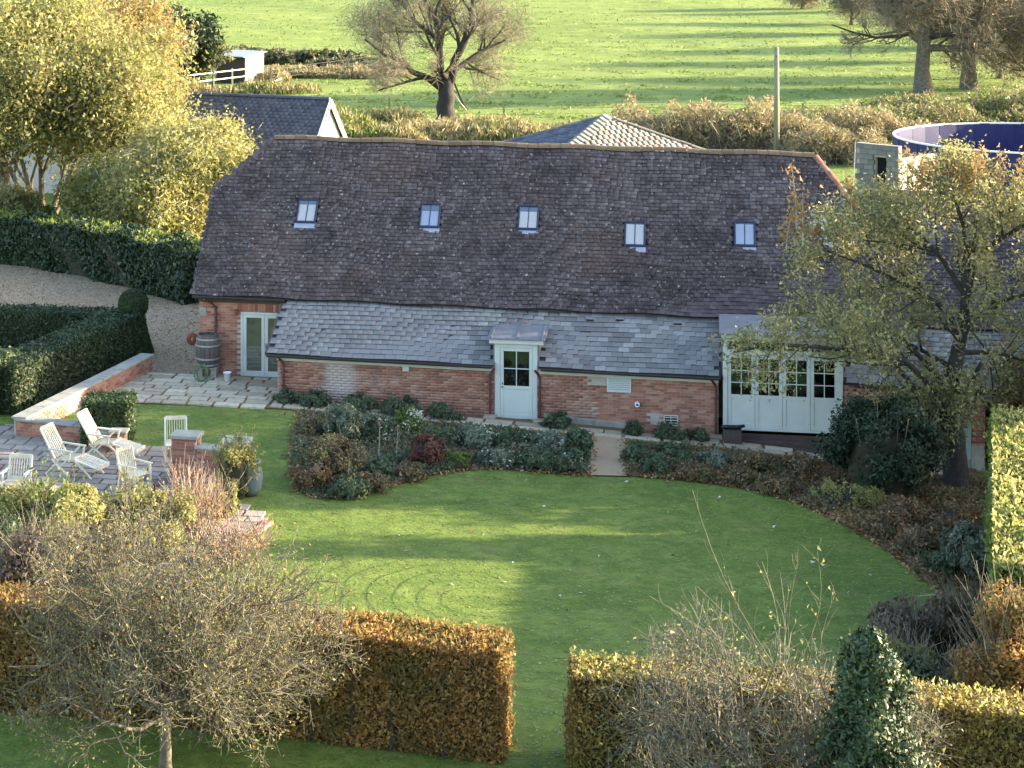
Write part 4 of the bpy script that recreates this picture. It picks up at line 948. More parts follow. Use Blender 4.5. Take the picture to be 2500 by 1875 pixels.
rail_fence('post_and_rail_fence', 'pale post and rail fence running up to the field shelter', [G(350, 240), g2, g3], 1.25, (.6, 1.15), 'timber_pale')
rail_fence('broken_rail', 'short leaning pale rail and posts right of the field shelter', [G(648, 222), G(686, 208)], .6, (.5,), 'timber_pale', step=3, cat='rail')
def wirefence(label, pts, hgt=1.2): return rail_fence('wire_fence', label, pts, hgt, (.4, .75, 1.1), 'pole_wood', step=6.2, pw=.13, wires=True)
wirefence('thin wire stock fence along the near edge of the bright pasture', [G(950, 285), G(1230, 296), G(1520, 290), G(1960, 300), G(2140, 300)])
wirefence('short wire fence with pale posts between the shelter and the bare tree', [G(660, 205), G(762, 190), G(850, 178), G(930, 166)], 1.3)
# --- concrete pipe / trough in the scrub
# --- utility pole and cable
pb_ = G(1896, 396); top = at(1895, 115, pb_.y)
pe = empty('utility_pole', pb_, 0, 'tall thin wooden pole standing in the brambles before the pasture', 'pole')
MB().tube([(0, 0, -.3), (0, 0, (top.z-pb_.z)*.5), (0, 0, top.z-pb_.z)], [.17, .15, .125], 12).build('shaft', 'pole_wood', pe, True)
MB().bar((-.02, -.15, top.z-pb_.z-.5), (-.02, .15, top.z-pb_.z-.5), .06, .06).build('bracket', 'wire', pe)
# --- block shed
Yb = 92.0; sA, sB = at(2087, 345, Yb), at(2192, 335, Yb-1.5)
bs = empty('block_shed', (sA.x, sA.y, 0), math.atan2(sB.y-sA.y, sB.x-sA.x), 'small concrete block shed with a dark doorway beside the blue tank', 'shed'); Wb = (sB-sA).length; Zb = sA.z
bwall = MB(); dA, dB, dT = Wb*.44, Wb*.72, Zb-.6
bwall.box(.02, dA, .12, .3, 0, Zb-.05); bwall.box(dB, Wb-.02, .12, .3, 0, Zb-.05); bwall.box(dA, dB, .12, .3, dT, Zb-.05); bwall.box(0, .2, .3, 3, 0, Zb-.5); bwall.box(Wb-.2, Wb, .3, 3, 0, Zb-.6)
bwo = bwall.build('wall', 'mortar', bs)
me_ = MB().box(-.215, .215, 0, .13, -.105, .105).mesh('block'); me_.materials.append(M['block'])
r = 0; z = Zb-.16
while z > .1:
    x = .22 if r % 2 else 0
    while x < Wb:
        a, b = max(x, 0), min(x+.44, Wb)
        for a_, b_ in ([(a, min(b, dA)), (max(a, dB), b)] if z < dT+.1 else [(a, b)]):
            if b_-a_ > .06: o = link('block', me_, bwo); o.location = ((a_+b_)/2, random.uniform(-.006, .006), z); o.scale = ((b_-a_-.012)/.43, 1, 1)
        x += .44
    z -= .222; r += 1
MB().box(dA-.05, dB+.05, .31, .34, 0, dT+.1).build('doorway', 'dark', bs)  # dark sheet closing the opening, stands in for the shade inside
MB().box(.22, Wb-.22, 2.8, 3.0, 0, Zb-.7).build('back_wall', 'block', bs)
# cable
c0, c1 = L2W(9.2, 6.2, 6.2), at(2088, 346, Yb-.1); ptsc = [c0.lerp(c1, i/14)+Vector((0, 0, -1.0*math.sin(PI*i/14))) for i in range(15)]
tag(MB().tube(ptsc, .02, 5).build('cable', 'wire'), 'thin black cable sagging from the barn ridge to the block shed', 'cable')
# --- tank
tkz = None
Yt0 = 94.0; rim_front = at(2620, 378, Yt0)
rT = 6.6; tc_ = Vector((at(2183, 325, Yt0+rT).x+rT*1.03, Yt0+rT, 0)); zT = rim_front.z
tk = empty('slurry_tank', tc_, 0, 'large round open dark blue steel tank with a pale rim', 'tank')
npn = 40
for i in range(npn):
    a0, a1 = 2*PI*i/npn, 2*PI*(i+1)/npn
    for zz in range(3):
        z0, z1 = zT*zz/3, zT*(zz+1)/3; rr = rT+.012*((i+zz) % 2); mb = MB()
        mb.add([(rr*math.cos(a0-.004), rr*math.sin(a0-.004), z0-.03), (rr*math.cos(a1+.004), rr*math.sin(a1+.004), z0-.03), (rr*math.cos(a1+.004), rr*math.sin(a1+.004), z1), (rr*math.cos(a0-.004), rr*math.sin(a0-.004), z1),
                ((rr-.05)*math.cos(a0), (rr-.05)*math.sin(a0), z0), ((rr-.05)*math.cos(a1), (rr-.05)*math.sin(a1), z0), ((rr-.05)*math.cos(a1), (rr-.05)*math.sin(a1), z1), ((rr-.05)*math.cos(a0), (rr-.05)*math.sin(a0), z1)],
               [(0, 1, 2, 3), (5, 4, 7, 6), (3, 2, 6, 7), (1, 5, 6, 2), (4, 0, 3, 7)])
        mb.build('panel', 'tank', tk)
mb = MB(); mb.lathe((0, 0, zT), [(rT-.06, -.03), (rT+.05, -.03), (rT+.05, .04), (rT-.06, .04), (rT-.06, -.03)], 80); mb.build('rim', 'tank_rim', tk)
MB().lathe((0, 0, 0), [(0, .8), (rT-.06, .8)], 40).build('slurry', 'soil', tk)
# --- pale building glimpsed behind the left trees
p = at(120, 500, 104); rb_ = empty('pale_shed', (p.x-5, p.y, 0), R(-8), 'pale grey rendered building glimpsed through the left tree', 'shed')
MB().box(-3, 8, 0, 6, 0, 3.0).build('wall', 'render_wall', rb_)
MB().hexa([(-3.2, -.3, 3.0), (8.2, -.3, 3.0), (8.2, 6.3, 3.0), (-3.2, 6.3, 3.0)], [(-3.2, -.3, 3.1), (8.2, -.3, 3.1), (8.2, 3, 4.2), (-3.2, 3, 4.2)]).build('roof', 'render_wall', rb_)

# ================================================================== vegetation builders
def twighaze(P, n, e, m='twig', sz=.12, jit=.25):
    C = along(P, n, jit); cards('fine_twigs', C, sz, m, e, asp=42, up=.3)['kind'] = 'stuff'
def trunk_poly(base, top, K=7, wob=.12, bend=(0, 0, 0)):
    t = np.linspace(0, 1, K)[:, None]; P = np.array(base)*(1-t)+np.array(top)*t+np.array(bend)*np.sin(t*PI)
    P[1:-1] += rng.normal(size=(K-2, 3))*wob*np.array([1, 1, .2]); return P[None]
def make_tree(name, label, base, height, trunk_h, tr, env, limbs=6, lens=(3, 1.6, .8, .45), mult=(4, 5, 5), angs=(40, 42, 40, 38), upt=.08,
              bark='bark', twig='twig', leaves=None, trunk_top=None, wig=.13, cat='tree', group=None, stems=1, k_tr=.5, tw_sides=3, limb_t0=.45, tipr=.012, spread=1.0, haze=None):
    base = Vector(base); e = empty(name, base, 0, label, cat, group); b0 = np.array(base)
    Ps = []
    for s in range(stems):
        if stems == 1: tp = np.array(trunk_top) if trunk_top is not None else np.array([0, 0, trunk_h]); bb_ = np.zeros(3)
        else:
            a = 2*PI*s/stems+.5; bb_ = np.array([.12*math.cos(a), .12*math.sin(a), 0])*min(2, stems/3); tp = np.array([math.cos(a)*trunk_h*.35*spread, math.sin(a)*trunk_h*.35*spread, trunk_h])
        Ps.append(trunk_poly(bb_-[0, 0, .1], tp, wob=tr*.12))
    P0_ = np.concatenate(Ps); R0 = np.tile(tr*np.linspace(1.15, k_tr, 7), (stems, 1)); R0[:, 0] *= 1.35
    envl = (np.array(env[0])-b0, env[1])
    for q_ in range(stems): tubes('trunk', P0_[q_:q_+1], R0[q_:q_+1], bark, e, 12)
    P1, R1 = grow(P0_, R0, limbs, lens[0], angs[0], 7, wig*.8, upt, limb_t0, 1.0, .62, envl, .35)
    P2, R2 = grow(P1, R1, mult[0], lens[1], angs[1], 6, wig, upt, .25, 1.0, .6, envl, .4)
    for q_ in range(len(P1)): tubes('limb', P1[q_:q_+1], np.maximum(R1[q_:q_+1], tipr*1.5), bark, e, 7)
    tubes('branch', P2, np.maximum(R2, tipr*1.2), bark, e, 4)['kind'] = 'stuff'
    P3, R3 = grow(P2, R2, mult[1], lens[2], angs[2], 4, wig*1.2, upt, .2, 1.0, .6, envl, .4)
    P4, R4 = grow(P3, R3, mult[2], lens[3], angs[3], 3, wig*1.4, upt, .15, 1.0, .65, envl, .5)
    tw_ = tubes('twig', P3, np.maximum(R3, tipr*.9), twig, e, 3); tw_['kind'] = 'stuff'
    tw_ = tubes('twig', P4, np.maximum(R4, tipr*.6), twig, e, tw_sides); tw_['kind'] = 'stuff'
    if haze: twighaze(P4, haze[0], e, haze[2], haze[1], haze[3])
    for (nl, sz, m, jit) in (leaves or []):
        C = np.concatenate([along(P4, int(nl*.75), jit), along(P3, nl-int(nl*.75), jit*1.5)])
        o = cards('leaves', C, sz, m, e); o['kind'] = 'stuff'
    return e
def clumpfield(n, c, rad, nclump=30, cs=.35, hollow=.35, zmin=None, flat=None):
    """leaf centres gathered in clumps spread through an ellipsoid"""
    c, rad = np.array(c), np.array(rad); q = rdir(nclump)*rng.uniform(hollow, 1, (nclump, 1))**.6*rad*.86+c
    idx = rng.integers(0, nclump, n); s = rng.uniform(.5, 1.3, nclump)[idx][:, None]
    P = q[idx]+rdir(n)*rng.uniform(0, 1, (n, 1))**.4*rad.mean()*cs*s
    if zmin is not None: P[:, 2] = np.where(P[:, 2] < zmin, zmin+rng.uniform(0, .2, n), P[:, 2])
    return P
def shrub(name, label, base, w_, h_, leaf, n, size, cat='shrub', group=None, stems=10, stem_m='twig_brown', nclump=26, cs=.38, core=True, up=None, asp=1.6, extra=None, flop=1.0, dz=0, twigs=0, twig_m='twig', depth=None):
    base = Vector(base); e = empty(name, base, 0, label, cat, group); dp = depth or w_
    c = (0, 0, h_*.52+dz); rad = (w_/2, dp/2, h_*.5)
    P = clumpfield(n, c, rad, nclump, cs, zmin=.02); Nn = P-np.array(c); Nn[:, 2] += .15*h_
    o = cards('foliage', P, size, leaf, e, nrm=unit(Nn), jit=.7, asp=asp, up=up); o['kind'] = 'stuff'
    if core:
        mb = MB(); mb.lathe((0, 0, 0), [(0, .0), (.5, .02), (.72, .3), (.62, .62), (.35, .82), (0, .86)], 12)
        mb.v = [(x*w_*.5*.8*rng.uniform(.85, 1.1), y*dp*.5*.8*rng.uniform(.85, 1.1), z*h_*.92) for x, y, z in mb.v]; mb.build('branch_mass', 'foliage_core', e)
    if stems:
        a = rng.uniform(0, 2*PI, stems); rr = rng.uniform(.1, .9, stems); t = np.linspace(0, 1, 5)[None, :, None]
        ep = np.stack([np.cos(a)*rr*w_/2*flop, np.sin(a)*rr*dp/2*flop, h_*rng.uniform(.8, 1.12, stems)*(1-.2*rr)], 1)[:, None]; b_ = ep*np.array([.2, .2, 0])
        Pp = b_+(ep-b_)*t*np.concatenate([t**0, t**0, t**-0 if False else np.ones_like(t)], -1) + rng.normal(size=(stems, 5, 3))*.02
        Rr = np.tile(np.linspace(.016, .007, 5), (stems, 1)); tubes('stem', Pp, Rr, stem_m, e, 4)['kind'] = 'stuff'
        if twigs:
            P1, R1 = grow(Pp, Rr, twigs, h_*.45, 30, 4, .12, .1, .2, 1, .7, None, .5); q = tubes('twig', P1, np.maximum(R1, .004), twig_m, e, 3); q['kind'] = 'stuff'
            if extra:
                nl, sz, m = extra; C = along(P1, nl, .03); q = cards('leaves', C, sz, m, e); q['kind'] = 'stuff'
    if extra and not twigs:
        nl, sz, m = extra; P = clumpfield(nl, c, rad, nclump, cs, hollow=.8); P[:, 2] = np.abs(P[:, 2])
        q = cards('flower_heads' if 'flower' in m else 'leaves', P, sz, m, e); q['kind'] = 'stuff'
    return e
def hedge(name, label, pts, width, height, leaf, n, size, core='foliage_core', cat='hedge', group=None, rough=.07, ztop=None, cap0=True, cap1=True, topn=0, topleaf=None, stemxs=None, round_=.25):
    """clipped hedge along a polyline of (x,y); leaves cover its faces, a solid mass of branches fills it"""
    pts = [Vector(p[:2]) for p in pts]; o0 = pts[0]; e = empty(name, (o0.x, o0.y, float(tz(o0.x, o0.y))), 0, label, cat, group); zb = float(tz(o0.x, o0.y))
    seg = [(b-a).length for a, b in zip(pts[:-1], pts[1:])]; tot = sum(seg); cum = np.concatenate([[0], np.cumsum(seg)])
    def frame(s):
        s = np.clip(s, 0, tot-1e-6); i = np.clip(np.searchsorted(cum, s, 'right')-1, 0, len(seg)-1); f = (s-cum[i])/np.array(seg)[i]
        A_ = np.array([p[:] for p in pts]); a, b = A_[i], A_[i+1]; p = a+(b-a)*f[:, None]; d = unit(b-a); return p, d
    mb = MB(); k = .08
    for a, b in zip(pts[:-1], pts[1:]):
        d = (b-a).normalized(); nn = Vector((-d.y, d.x)); hw = width/2-k; q = []
        a2 = a+d*(k if a == pts[0] else -hw*.3); b2 = b-d*(k if b == pts[-1] else -hw*.3)
        for p in (a2, b2):
            for s_ in (-1, 1):
                P = p+nn*s_*hw; q.append(P)
        zz = [float(tz(p.x, p.y)) for p in q]; rz_ = lambda p, z, h_: (p.x-o0.x, p.y-o0.y, z-zb+h_)
        ht = [(ztop-z) if ztop is not None else height for z in zz]
        B_ = [rz_(q[j], zz[j], -.05) for j in (0, 2, 3, 1)]; T_ = [rz_(q[j], zz[j], ht[j]-k) for j in (0, 2, 3, 1)]; mb.hexa(B_, T_)
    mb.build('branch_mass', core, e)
    # sample
    per = 2*height+width; ends = (2*width*height)/(tot*per+2*width*height) if True else 0
    u = rng.uniform(0, 1, n); N = np.zeros((n, 3)); s = rng.uniform(0, tot, n)
    w_ = rng.uniform(0, per, n); side = np.where(w_ < height, -1, np.where(w_ < height+width, 0, 1))
    p, d = frame(s); nn = np.stack([-d[:, 1], d[:, 0]], 1)
    off = np.where(side == -1, -width/2, np.where(side == 1, width/2, (w_-height-width/2))); hf = np.where(side == -1, w_/height, np.where(side == 1, (per-w_)/height, 1.0))
    isend = u < ends; which = rng.integers(0, 2, n)
    if not cap0: which[:] = 1
    if not cap1: which[:] = 0
    s = np.where(isend, np.where(which == 0, 0, tot), s); p2, d2 = frame(s); p = np.where(isend[:, None], p2, p); d = np.where(isend[:, None], d2, d); nn = np.stack([-d[:, 1], d[:, 0]], 1)
    off = np.where(isend, rng.uniform(-width/2, width/2, n), off); hf = np.where(isend, rng.uniform(0, 1, n), hf)
    XY = p+nn*off[:, None]; z = tz(XY[:, 0], XY[:, 1]); hh = (ztop-z) if ztop is not None else height
    Z = z+hf*hh
    N[:, :2] = np.where(isend[:, None], d*np.where(which == 0, -1, 1)[:, None], nn*side[:, None]); N[:, 2] = np.where((side == 0) & ~isend, 1, 0)
    bump = .55*np.sin(XY[:, 0]*3.1+Z*2.3)+.45*np.sin(XY[:, 1]*3.7-Z*3.1+XY[:, 0]*1.3)
    P = np.stack([XY[:, 0], XY[:, 1], Z], 1)+N*(bump*rough*.6+rng.uniform(-.16, .05, n)+np.where(rng.uniform(0, 1, n) < .04, .09, 0))[:, None]
    ed = (hf > 1-round_*.3) & (side != 0) & ~isend; P[ed] -= N[ed]*(((hf[ed]-(1-round_*.3))/(round_*.3))**2*.08)[:, None]
    P -= np.array([o0.x, o0.y, zb]); o = cards('foliage', P, size, leaf, e, nrm=N+np.array([0, 0, .15]), jit=.75); o['kind'] = 'stuff'
    if topn:   # shoots standing above the cut top
        s = rng.uniform(0, tot, topn); p, d = frame(s); nn = np.stack([-d[:, 1], d[:, 0]], 1); XY = p+nn*rng.uniform(-width/2, width/2, (topn, 1)); z = tz(XY[:, 0], XY[:, 1]); hh = (ztop-z) if ztop is not None else height
        P = np.stack([XY[:, 0], XY[:, 1], z+hh+rng.uniform(-.05, .12, topn)], 1)-np.array([o0.x, o0.y, zb]); o = cards('top_shoots', P, size, topleaf or leaf, e, up=.5); o['kind'] = 'stuff'
    for sx in (stemxs or []):
        p, d = frame(np.array([sx])); p = Vector(p[0]); d = Vector(d[0]); nn = Vector((-d.y, d.x)); q = p-nn*(width/2+.02); z = float(tz(q.x, q.y))-zb
        Pp = np.array([[q.x-o0.x+rng.normal()*.02, q.y-o0.y, z+height*f] for f in np.linspace(0, .8, 6)])[None]; tubes('stem', Pp, np.linspace(.035, .012, 6)[None], 'bark_dark', e, 6)
    return e
def scrub(name, label_kind, blobs, leafs, n, size, asp=5, up=.75, tw=0, m_t='twig_brown'):
    """rank growth nobody could count: blobs (u, v base, width px, height px)"""
    blobs = [(b[0]+random.uniform(-.5, .5)*b[2], b[1]-random.uniform(0, .25)*b[3]*.5+random.uniform(-4, 4), b[2]*random.uniform(.3, .8), b[3]*random.uniform(.45, 1.0)) for b in blobs for _ in range(9)]
    area = np.array([b[2]*b[3] for b in blobs], float); area /= area.sum(); Ps = []; TW = []
    for b, a in zip(blobs, area):
        k = int(n*a)+1; p = G(b[0], b[1]); s = F/p.y; W_, H_ = b[2]/s, b[3]/s
        q = rng.uniform(-1, 1, (k, 2)); env = np.sqrt(np.clip(1-q[:, 0]**2, .02, 1)); z = rng.uniform(0, 1, k)**.7*H_*env*(1+.12*np.sin(q[:, 0]*9+b[0]))
        Ps.append(np.stack([p.x+q[:, 0]*W_/2, p.y+q[:, 1]*max(W_*.3, 1.2), p.z+z], 1))
        if tw:
            kt = int(tw*a)+1; q = rng.uniform(-1, 1, (kt, 2)); bs_ = np.stack([p.x+q[:, 0]*W_/2, p.y+q[:, 1]*max(W_*.3, 1.2), np.full(kt, p.z)], 1); d = unit(np.stack([rng.normal(size=kt)*.5, rng.normal(size=kt)*.5, np.ones(kt)], 1)); L = H_*np.sqrt(1-q[:, 0]**2*.9)*rng.uniform(.7, 1.25, kt)
            t = np.linspace(0, 1, 3)[None, :, None]; PP = bs_[:, None]+d[:, None]*L[:, None, None]*t; PP[:, :, 0] += (t[..., 0]**2)*rng.normal(size=(kt, 1))*.3*H_; PP[:, 2, 2] -= .1*H_; TW.append(PP)
    P = np.concatenate(Ps); idx = rng.integers(0, len(leafs), len(P)); e = None
    cl = (np.sin(P[:, 0]*.8)+np.sin(P[:, 0]*.33+2)+rng.normal(size=len(P))*1.3); idx = np.digitize(cl, np.quantile(cl, np.linspace(0, 1, len(leafs)+1)[1:-1]))
    first = None
    for i, m in enumerate(leafs):
        Q = P[idx == i]
        o = cards(name, Q, size, m, None, asp=asp, up=up); o['kind'] = 'stuff'; tag(o, None, None)
    if TW:
        PP = np.concatenate(TW); o = tubes(name+'_stems', PP, np.tile(np.array([[.02, .015, .008]]), (len(PP), 1)), m_t, None, 3); o['kind'] = 'stuff'

# ---- scrub and rough growth in the distance
scrub('rough_grass', '', [(760, 345, 260, 70), (900, 352, 300, 60), (1020, 345, 260, 40), (1130, 340, 260, 60), (1240, 350, 240, 50), (1180, 310, 200, 26), (880, 300, 200, 30), (780, 290, 150, 34), (600, 226, 160, 30), (520, 228, 200, 26), (690, 225, 130, 20), (1330, 330, 200, 26)], ['rough_grass', 'bramble', 'rank_green'], 60000, .17, asp=4, up=.6)
scrub('bramble_bank', '', [(1640, 372, 260, 120), (1760, 378, 260, 140), (1850, 372, 220, 125), (1560, 350, 160, 70), (1950, 380, 200, 90), (2040, 400, 200, 100), (2130, 350, 240, 90), (1990, 330, 240, 60)], ['bramble', 'rough_grass', 'bramble'], 80000, .13, asp=2.5, up=.3, tw=5000, m_t='twig')
scrub('bramble_bank', '', [(2080, 330, 260, 66), (2230, 326, 300, 80), (2380, 320, 300, 90), (2500, 318, 300, 100), (2300, 280, 300, 50), (2450, 275, 300, 60), (2100, 290, 260, 30)], ['rank_green', 'bramble', 'bramble', 'rank_green'], 62000, .15, asp=2.4, up=.3, tw=1500, m_t='twig')
scrub('dark_hedgerow', '', [(600, 152, 160, 32), (680, 155, 160, 30), (760, 158, 180, 30), (860, 164, 180, 22), (560, 160, 120, 34), (920, 170, 120, 14)], ['shrub_green', 'shrub_brown', 'yew'], 24000, .32, asp=1.8, up=.1)
scrub('rough_grass', '', [(700, 186, 180, 26), (800, 188, 200, 26), (880, 184, 160, 18), (640, 196, 120, 26)], ['rough_grass', 'bramble'], 20000, .22, asp=3, up=.5)
scrub('bramble_bank', '', [(1960, 350, 90, 50)], ['shrub_green'], 2500, .2, asp=1.6, up=0)

# ---- dark evergreen, and small trees near the shelter
b = G(440, 222); s = F/b.y
make_tree('evergreen_tree', 'dark dense evergreen tree at the pasture corner behind the slate outbuilding', b, 8, 2.2, .3, ((b.x-.1, b.y, 4.9), (2.6, 2.2, 4.0)), 9, (3.4, 1.8, 1, .5), (4, 4, 3), leaves=[(24000, .26, 'yew', .35)], twig='twig_brown', bark='bark_dark')
b = G(456, 232); make_tree('young_tree', 'slender pale young tree in front of the dark evergreen', b, 5, 3.5, .06, ((b.x, b.y, 4.3), (.7, .7, 1.7)), 8, (1.3, .7, .4, .25), (3, 3, 2), leaves=[(900, .16, 'shrub_sage', .1)], limb_t0=.6)
b = G(520, 225); make_tree('young_tree', 'small yellowing tree left of the field shelter', b, 5, 2.8, .07, ((b.x, b.y, 3.2), (1.3, 1.0, 1.9)), 8, (1.8, .9, .5, .3), (3, 3, 2), leaves=[(450, .15, 'olive_leaf', .12)], limb_t0=.4)
for u, v, ww_, hh_ in ((430, 206, 2.4, 1.9), (478, 208, 2.8, 2.1)):
    shrub('clipped_bush', 'dark rounded bush behind the rail fence, '+('left one' if u < 450 else 'right one beside the shelter'), G(u, v), ww_, hh_, 'yew', 5000, .16, cat='bush', stems=0)
# ---- the bare field tree
b = G(1089, 298); s = F/b.y
bt_ = make_tree('bare_field_tree', 'large leafless tree with a thick split trunk standing in the pasture', b, 11, 3.0, .55, ((b.x-.1, b.y, 6.3), (5.3, 4.6, 5.4)), 0 or 1, (2.0, 1.4, 1.0, .8), (5, 6, 5), (48, 50, 48, 42), upt=.02, bark='bark_dark', twig='twig', limb_t0=.85, tipr=.014, wig=.12, k_tr=.8,
          trunk_top=(.05, 0, 3.1))
# main limbs drawn individually to follow the photographed crown
def limb(e, pts, r, kids, ln, m=(8, 7, 5), bark='bark_dark', twig='twig', env=None, tip=.014, hz=0):
    P = np.array([pts]); Rr = np.linspace(r[0], r[1], len(pts))[None]; tubes('limb', P, Rr, bark, e, 9)
    P2, R2 = grow(P, Rr, kids, ln, 45, 6, .12, .06, .12, 1, .55, env, .4); tubes('branch', P2, np.maximum(R2, tip*1.3), bark, e, 5)['kind'] = 'stuff'
    P3, R3 = grow(P2, R2, m[0], ln*.5, 42, 4, .14, .06, .2, 1, .6, env, .4); q = tubes('twig', P3, np.maximum(R3, tip*.9), twig, e, 3); q['kind'] = 'stuff'
    P4, R4 = grow(P3, R3, m[1], ln*.3, 40, 3, .18, .06, .2, 1, .6, env, .5); q = tubes('twig', P4, np.maximum(R4, tip*.55), twig, e, 3); q['kind'] = 'stuff'
    if hz: twighaze(P4, int(hz*.8), e, 'twig', .12, .45)
    return P3, P4
def rp(l, yy=None): return [np.array((at(u, v, b.y+dy)-b)[:]) for u, v, dy in l]
env = ((0-.1, 0, 6.3), (5.5, 4.6, 6.2))
limb(bt_, rp([(1075, 205, 0), (1075, 140, .3), (1070, 90, .2), (1062, 40, 0), (1045, 5, 0), (1020, -50, 0)]), (.27, .08), 9, 3.6, env=env, hz=4500)
limb(bt_, rp([(1100, 200, 0), (1110, 150, -.4), (1135, 100, -.6), (1150, 50, -.5), (1155, 0, -.4), (1170, -60, 0)]), (.32, .10), 10, 3.6, env=env, hz=4500)
limb(bt_, rp([(1078, 215, 0), (1045, 190, -.6), (1005, 175, -1), (985, 150, -1.4), (940, 135, -1.8), (890, 95, -2)]), (.26, .06), 9, 3.6, env=env, hz=4500)
limb(bt_, rp([(1110, 170, 0), (1140, 150, .6), (1170, 128, 1), (1200, 112, 1.4), (1235, 98, 1.6)]), (.2, .06), 8, 3.6, env=env, hz=4500)
limb(bt_, rp([(1075, 95, 0), (1040, 75, .8), (1010, 50, 1.2), (990, 20, 1.4), (960, -10, 1.6)]), (.16, .05), 8, 3.6, env=env, hz=4500)
limb(bt_, rp([(1140, 95, 0), (1120, 60, .6), (1100, 40, .9), (1085, 15, 1)]), (.12, .05), 6, 2.0, env=env)
db = empty('leaning_branch', G(1120, 268), 0, 'dead grey branch propped against the foot of the bare field tree', 'branch')
MB().tube([(-.3, -.2, 1.8), (.0, 0, 1.1), (.35, .1, .3), (.6, .1, 0)], [.06, .08, .08, .09], 8).build('main_branch', 'bark_dark', db, True); MB().tube([(-.35, -.5, 1.2), (.0, -.5, .6), (.5, -.4, 0)], [.03, .05, .05], 6).build('side_branch', 'twig_pale', db, True)
# ---- two tall field trees on the right
for (u, v, hs, lab, tw_) in ((2255, 230, 1.0, 'left of the two tall grey trunks at the right pasture edge', .52), (2365, 218, 1.05, 'right of the two tall grey trunks at the right pasture edge', .48)):
    b = G(u, v); e = make_tree('tall_bare_tree', lab, b, 13*hs, 11*hs, tw_, ((b.x, b.y, 8.5), (6.5, 4.5, 6)), 16, (5.5, 2.8, 1.5, .8), (6, 6, 5), (62, 45, 42, 40), upt=.0, bark='bark', twig='twig_brown', limb_t0=.28, tipr=.024, k_tr=.5, leaves=[(1800, .18, 'beech_purple', .3)], haze=(14000, .12, 'twig', .6))
    if u == 2255:
        limb(e, rp([(2248, 75, 0), (2200, 88, -1), (2140, 92, -1.6), (2080, 78, -2), (2030, 60, -2)]), (.16, .04), 7, 2.2, env=None, tip=.022)
        limb(e, rp([(2262, 92, 0), (2310, 84, -1), (2370, 92, -1.6), (2410, 108, -2)]), (.17, .06), 5, 1.8, env=None, tip=.022)
# ---- woodland behind, right
wb = []
for i, (u, v, hpx) in enumerate(((2080, 60, 130), (2200, 80, 200), (2330, 150, 260), (2440, 190, 330), (2550, 220, 360), (2480, 120, 260), (1960, 20, 90), (2160, 30, 160))):
    b = G(u, v); s = F/b.y
    make_tree('woodland_tree', 'brown leafless woodland tree, number counted from the left edge of the wood' if False else ['sparse brown tree at the far left end of the wood', 'brown twiggy tree behind the low left bough', 'brown tree right behind the twin grey trunks', 'brown tree at the right edge above the green mound', 'brown tree cut by the right picture edge', 'farther brown tree between the right edge trees', 'farthest low brown tree at the top of the pasture', 'thin brown tree at the top edge of the wood'][i], b, hpx/s, 1.8, .25,
              ((b.x, b.y, hpx/s*.5), (hpx/s*.55, hpx/s*.4, hpx/s*.5)), 9, (hpx/s*.5, hpx/s*.28, hpx/s*.16, hpx/s*.09), (6, 6, 5), (38, 42, 42, 40), bark='bark', twig='twig_brown', leaves=[(2500, .16, 'beech_purple', .9), (1500, .16, 'bramble', .9)], tipr=.03, limb_t0=.2, haze=(13000, .15, 'twig', .9), group='trees of the far wood')

# ---- left large trees
b = G(105, 575); b = Vector((at(105, 540, 91).x, 91, .2))
make_tree('autumn_tree', 'largest olive gold tree filling the top left corner', b, 11, 4.0, .14, ((at(130, 170, 91).x, 91, at(0, 170, 91).z), (4.9, 4.2, 7.6)), 5, (5.6, 3.0, 1.6, .8), (6, 6, 5), (34, 40, 40, 38), stems=5, spread=1.5, bark='bark', twig='twig', haze=(7000, .09, 'twig_pale', .45), leaves=[(95000, .13, 'olive_leaf', .5), (50000, .12, 'gold_leaf', .5)], limb_t0=.35, tipr=.012)
b = Vector((at(10, 560, 94).x, 94, .2))
make_tree('autumn_tree', 'olive tree with a grey trunk at the left picture edge', b, 11, 4.0, .28, ((at(-20, 200, 94).x, 94, at(0, 180, 94).z), (4.6, 3.6, 7.4)), 8, (5.0, 2.7, 1.4, .7), (5, 5, 4), (44, 42, 40, 38), bark='bark', twig='twig', haze=(7000, .09, 'twig_pale', .45), leaves=[(40000, .14, 'olive_leaf', .45)])
b = Vector((at(280, 560, 99).x, 99, .2))
make_tree('autumn_tree', 'orange tinted tree top behind the gold tree, left of the dark evergreen', b, 11, 5.0, .2, ((at(275, 90, 99).x, 99, at(0, 90, 99).z), (2.5, 2.5, 4.2)), 10, (4.4, 2.3, 1.2, .6), (5, 5, 4), (34, 40, 40, 38), twig='twig', haze=(7000, .09, 'twig_pale', .45), leaves=[(34000, .13, 'tan_leaf', .4), (14000, .13, 'gold_leaf', .4)])
b = Vector((at(440, 640, 84).x, 84, .3))
make_tree('gold_shrub_tree', 'bright yellow bushy tree against the left end of the barn', b, 6, 1.2, .09, ((at(395, 470, 84).x, 84, at(0, 470, 84).z), (3.55, 2.8, 3.0)), 4, (3.4, 1.7, .9, .5), (5, 6, 4), (36, 40, 38, 34), stems=7, spread=2.4, bark='bark_gold', twig='twig', haze=(7000, .09, 'twig_pale', .45), leaves=[(66000, .10, 'gold_leaf', .32), (22000, .10, 'olive_leaf', .32)], limb_t0=.3, upt=.16, tipr=.010)
b = Vector((at(275, 560, 86).x, 86, .3))
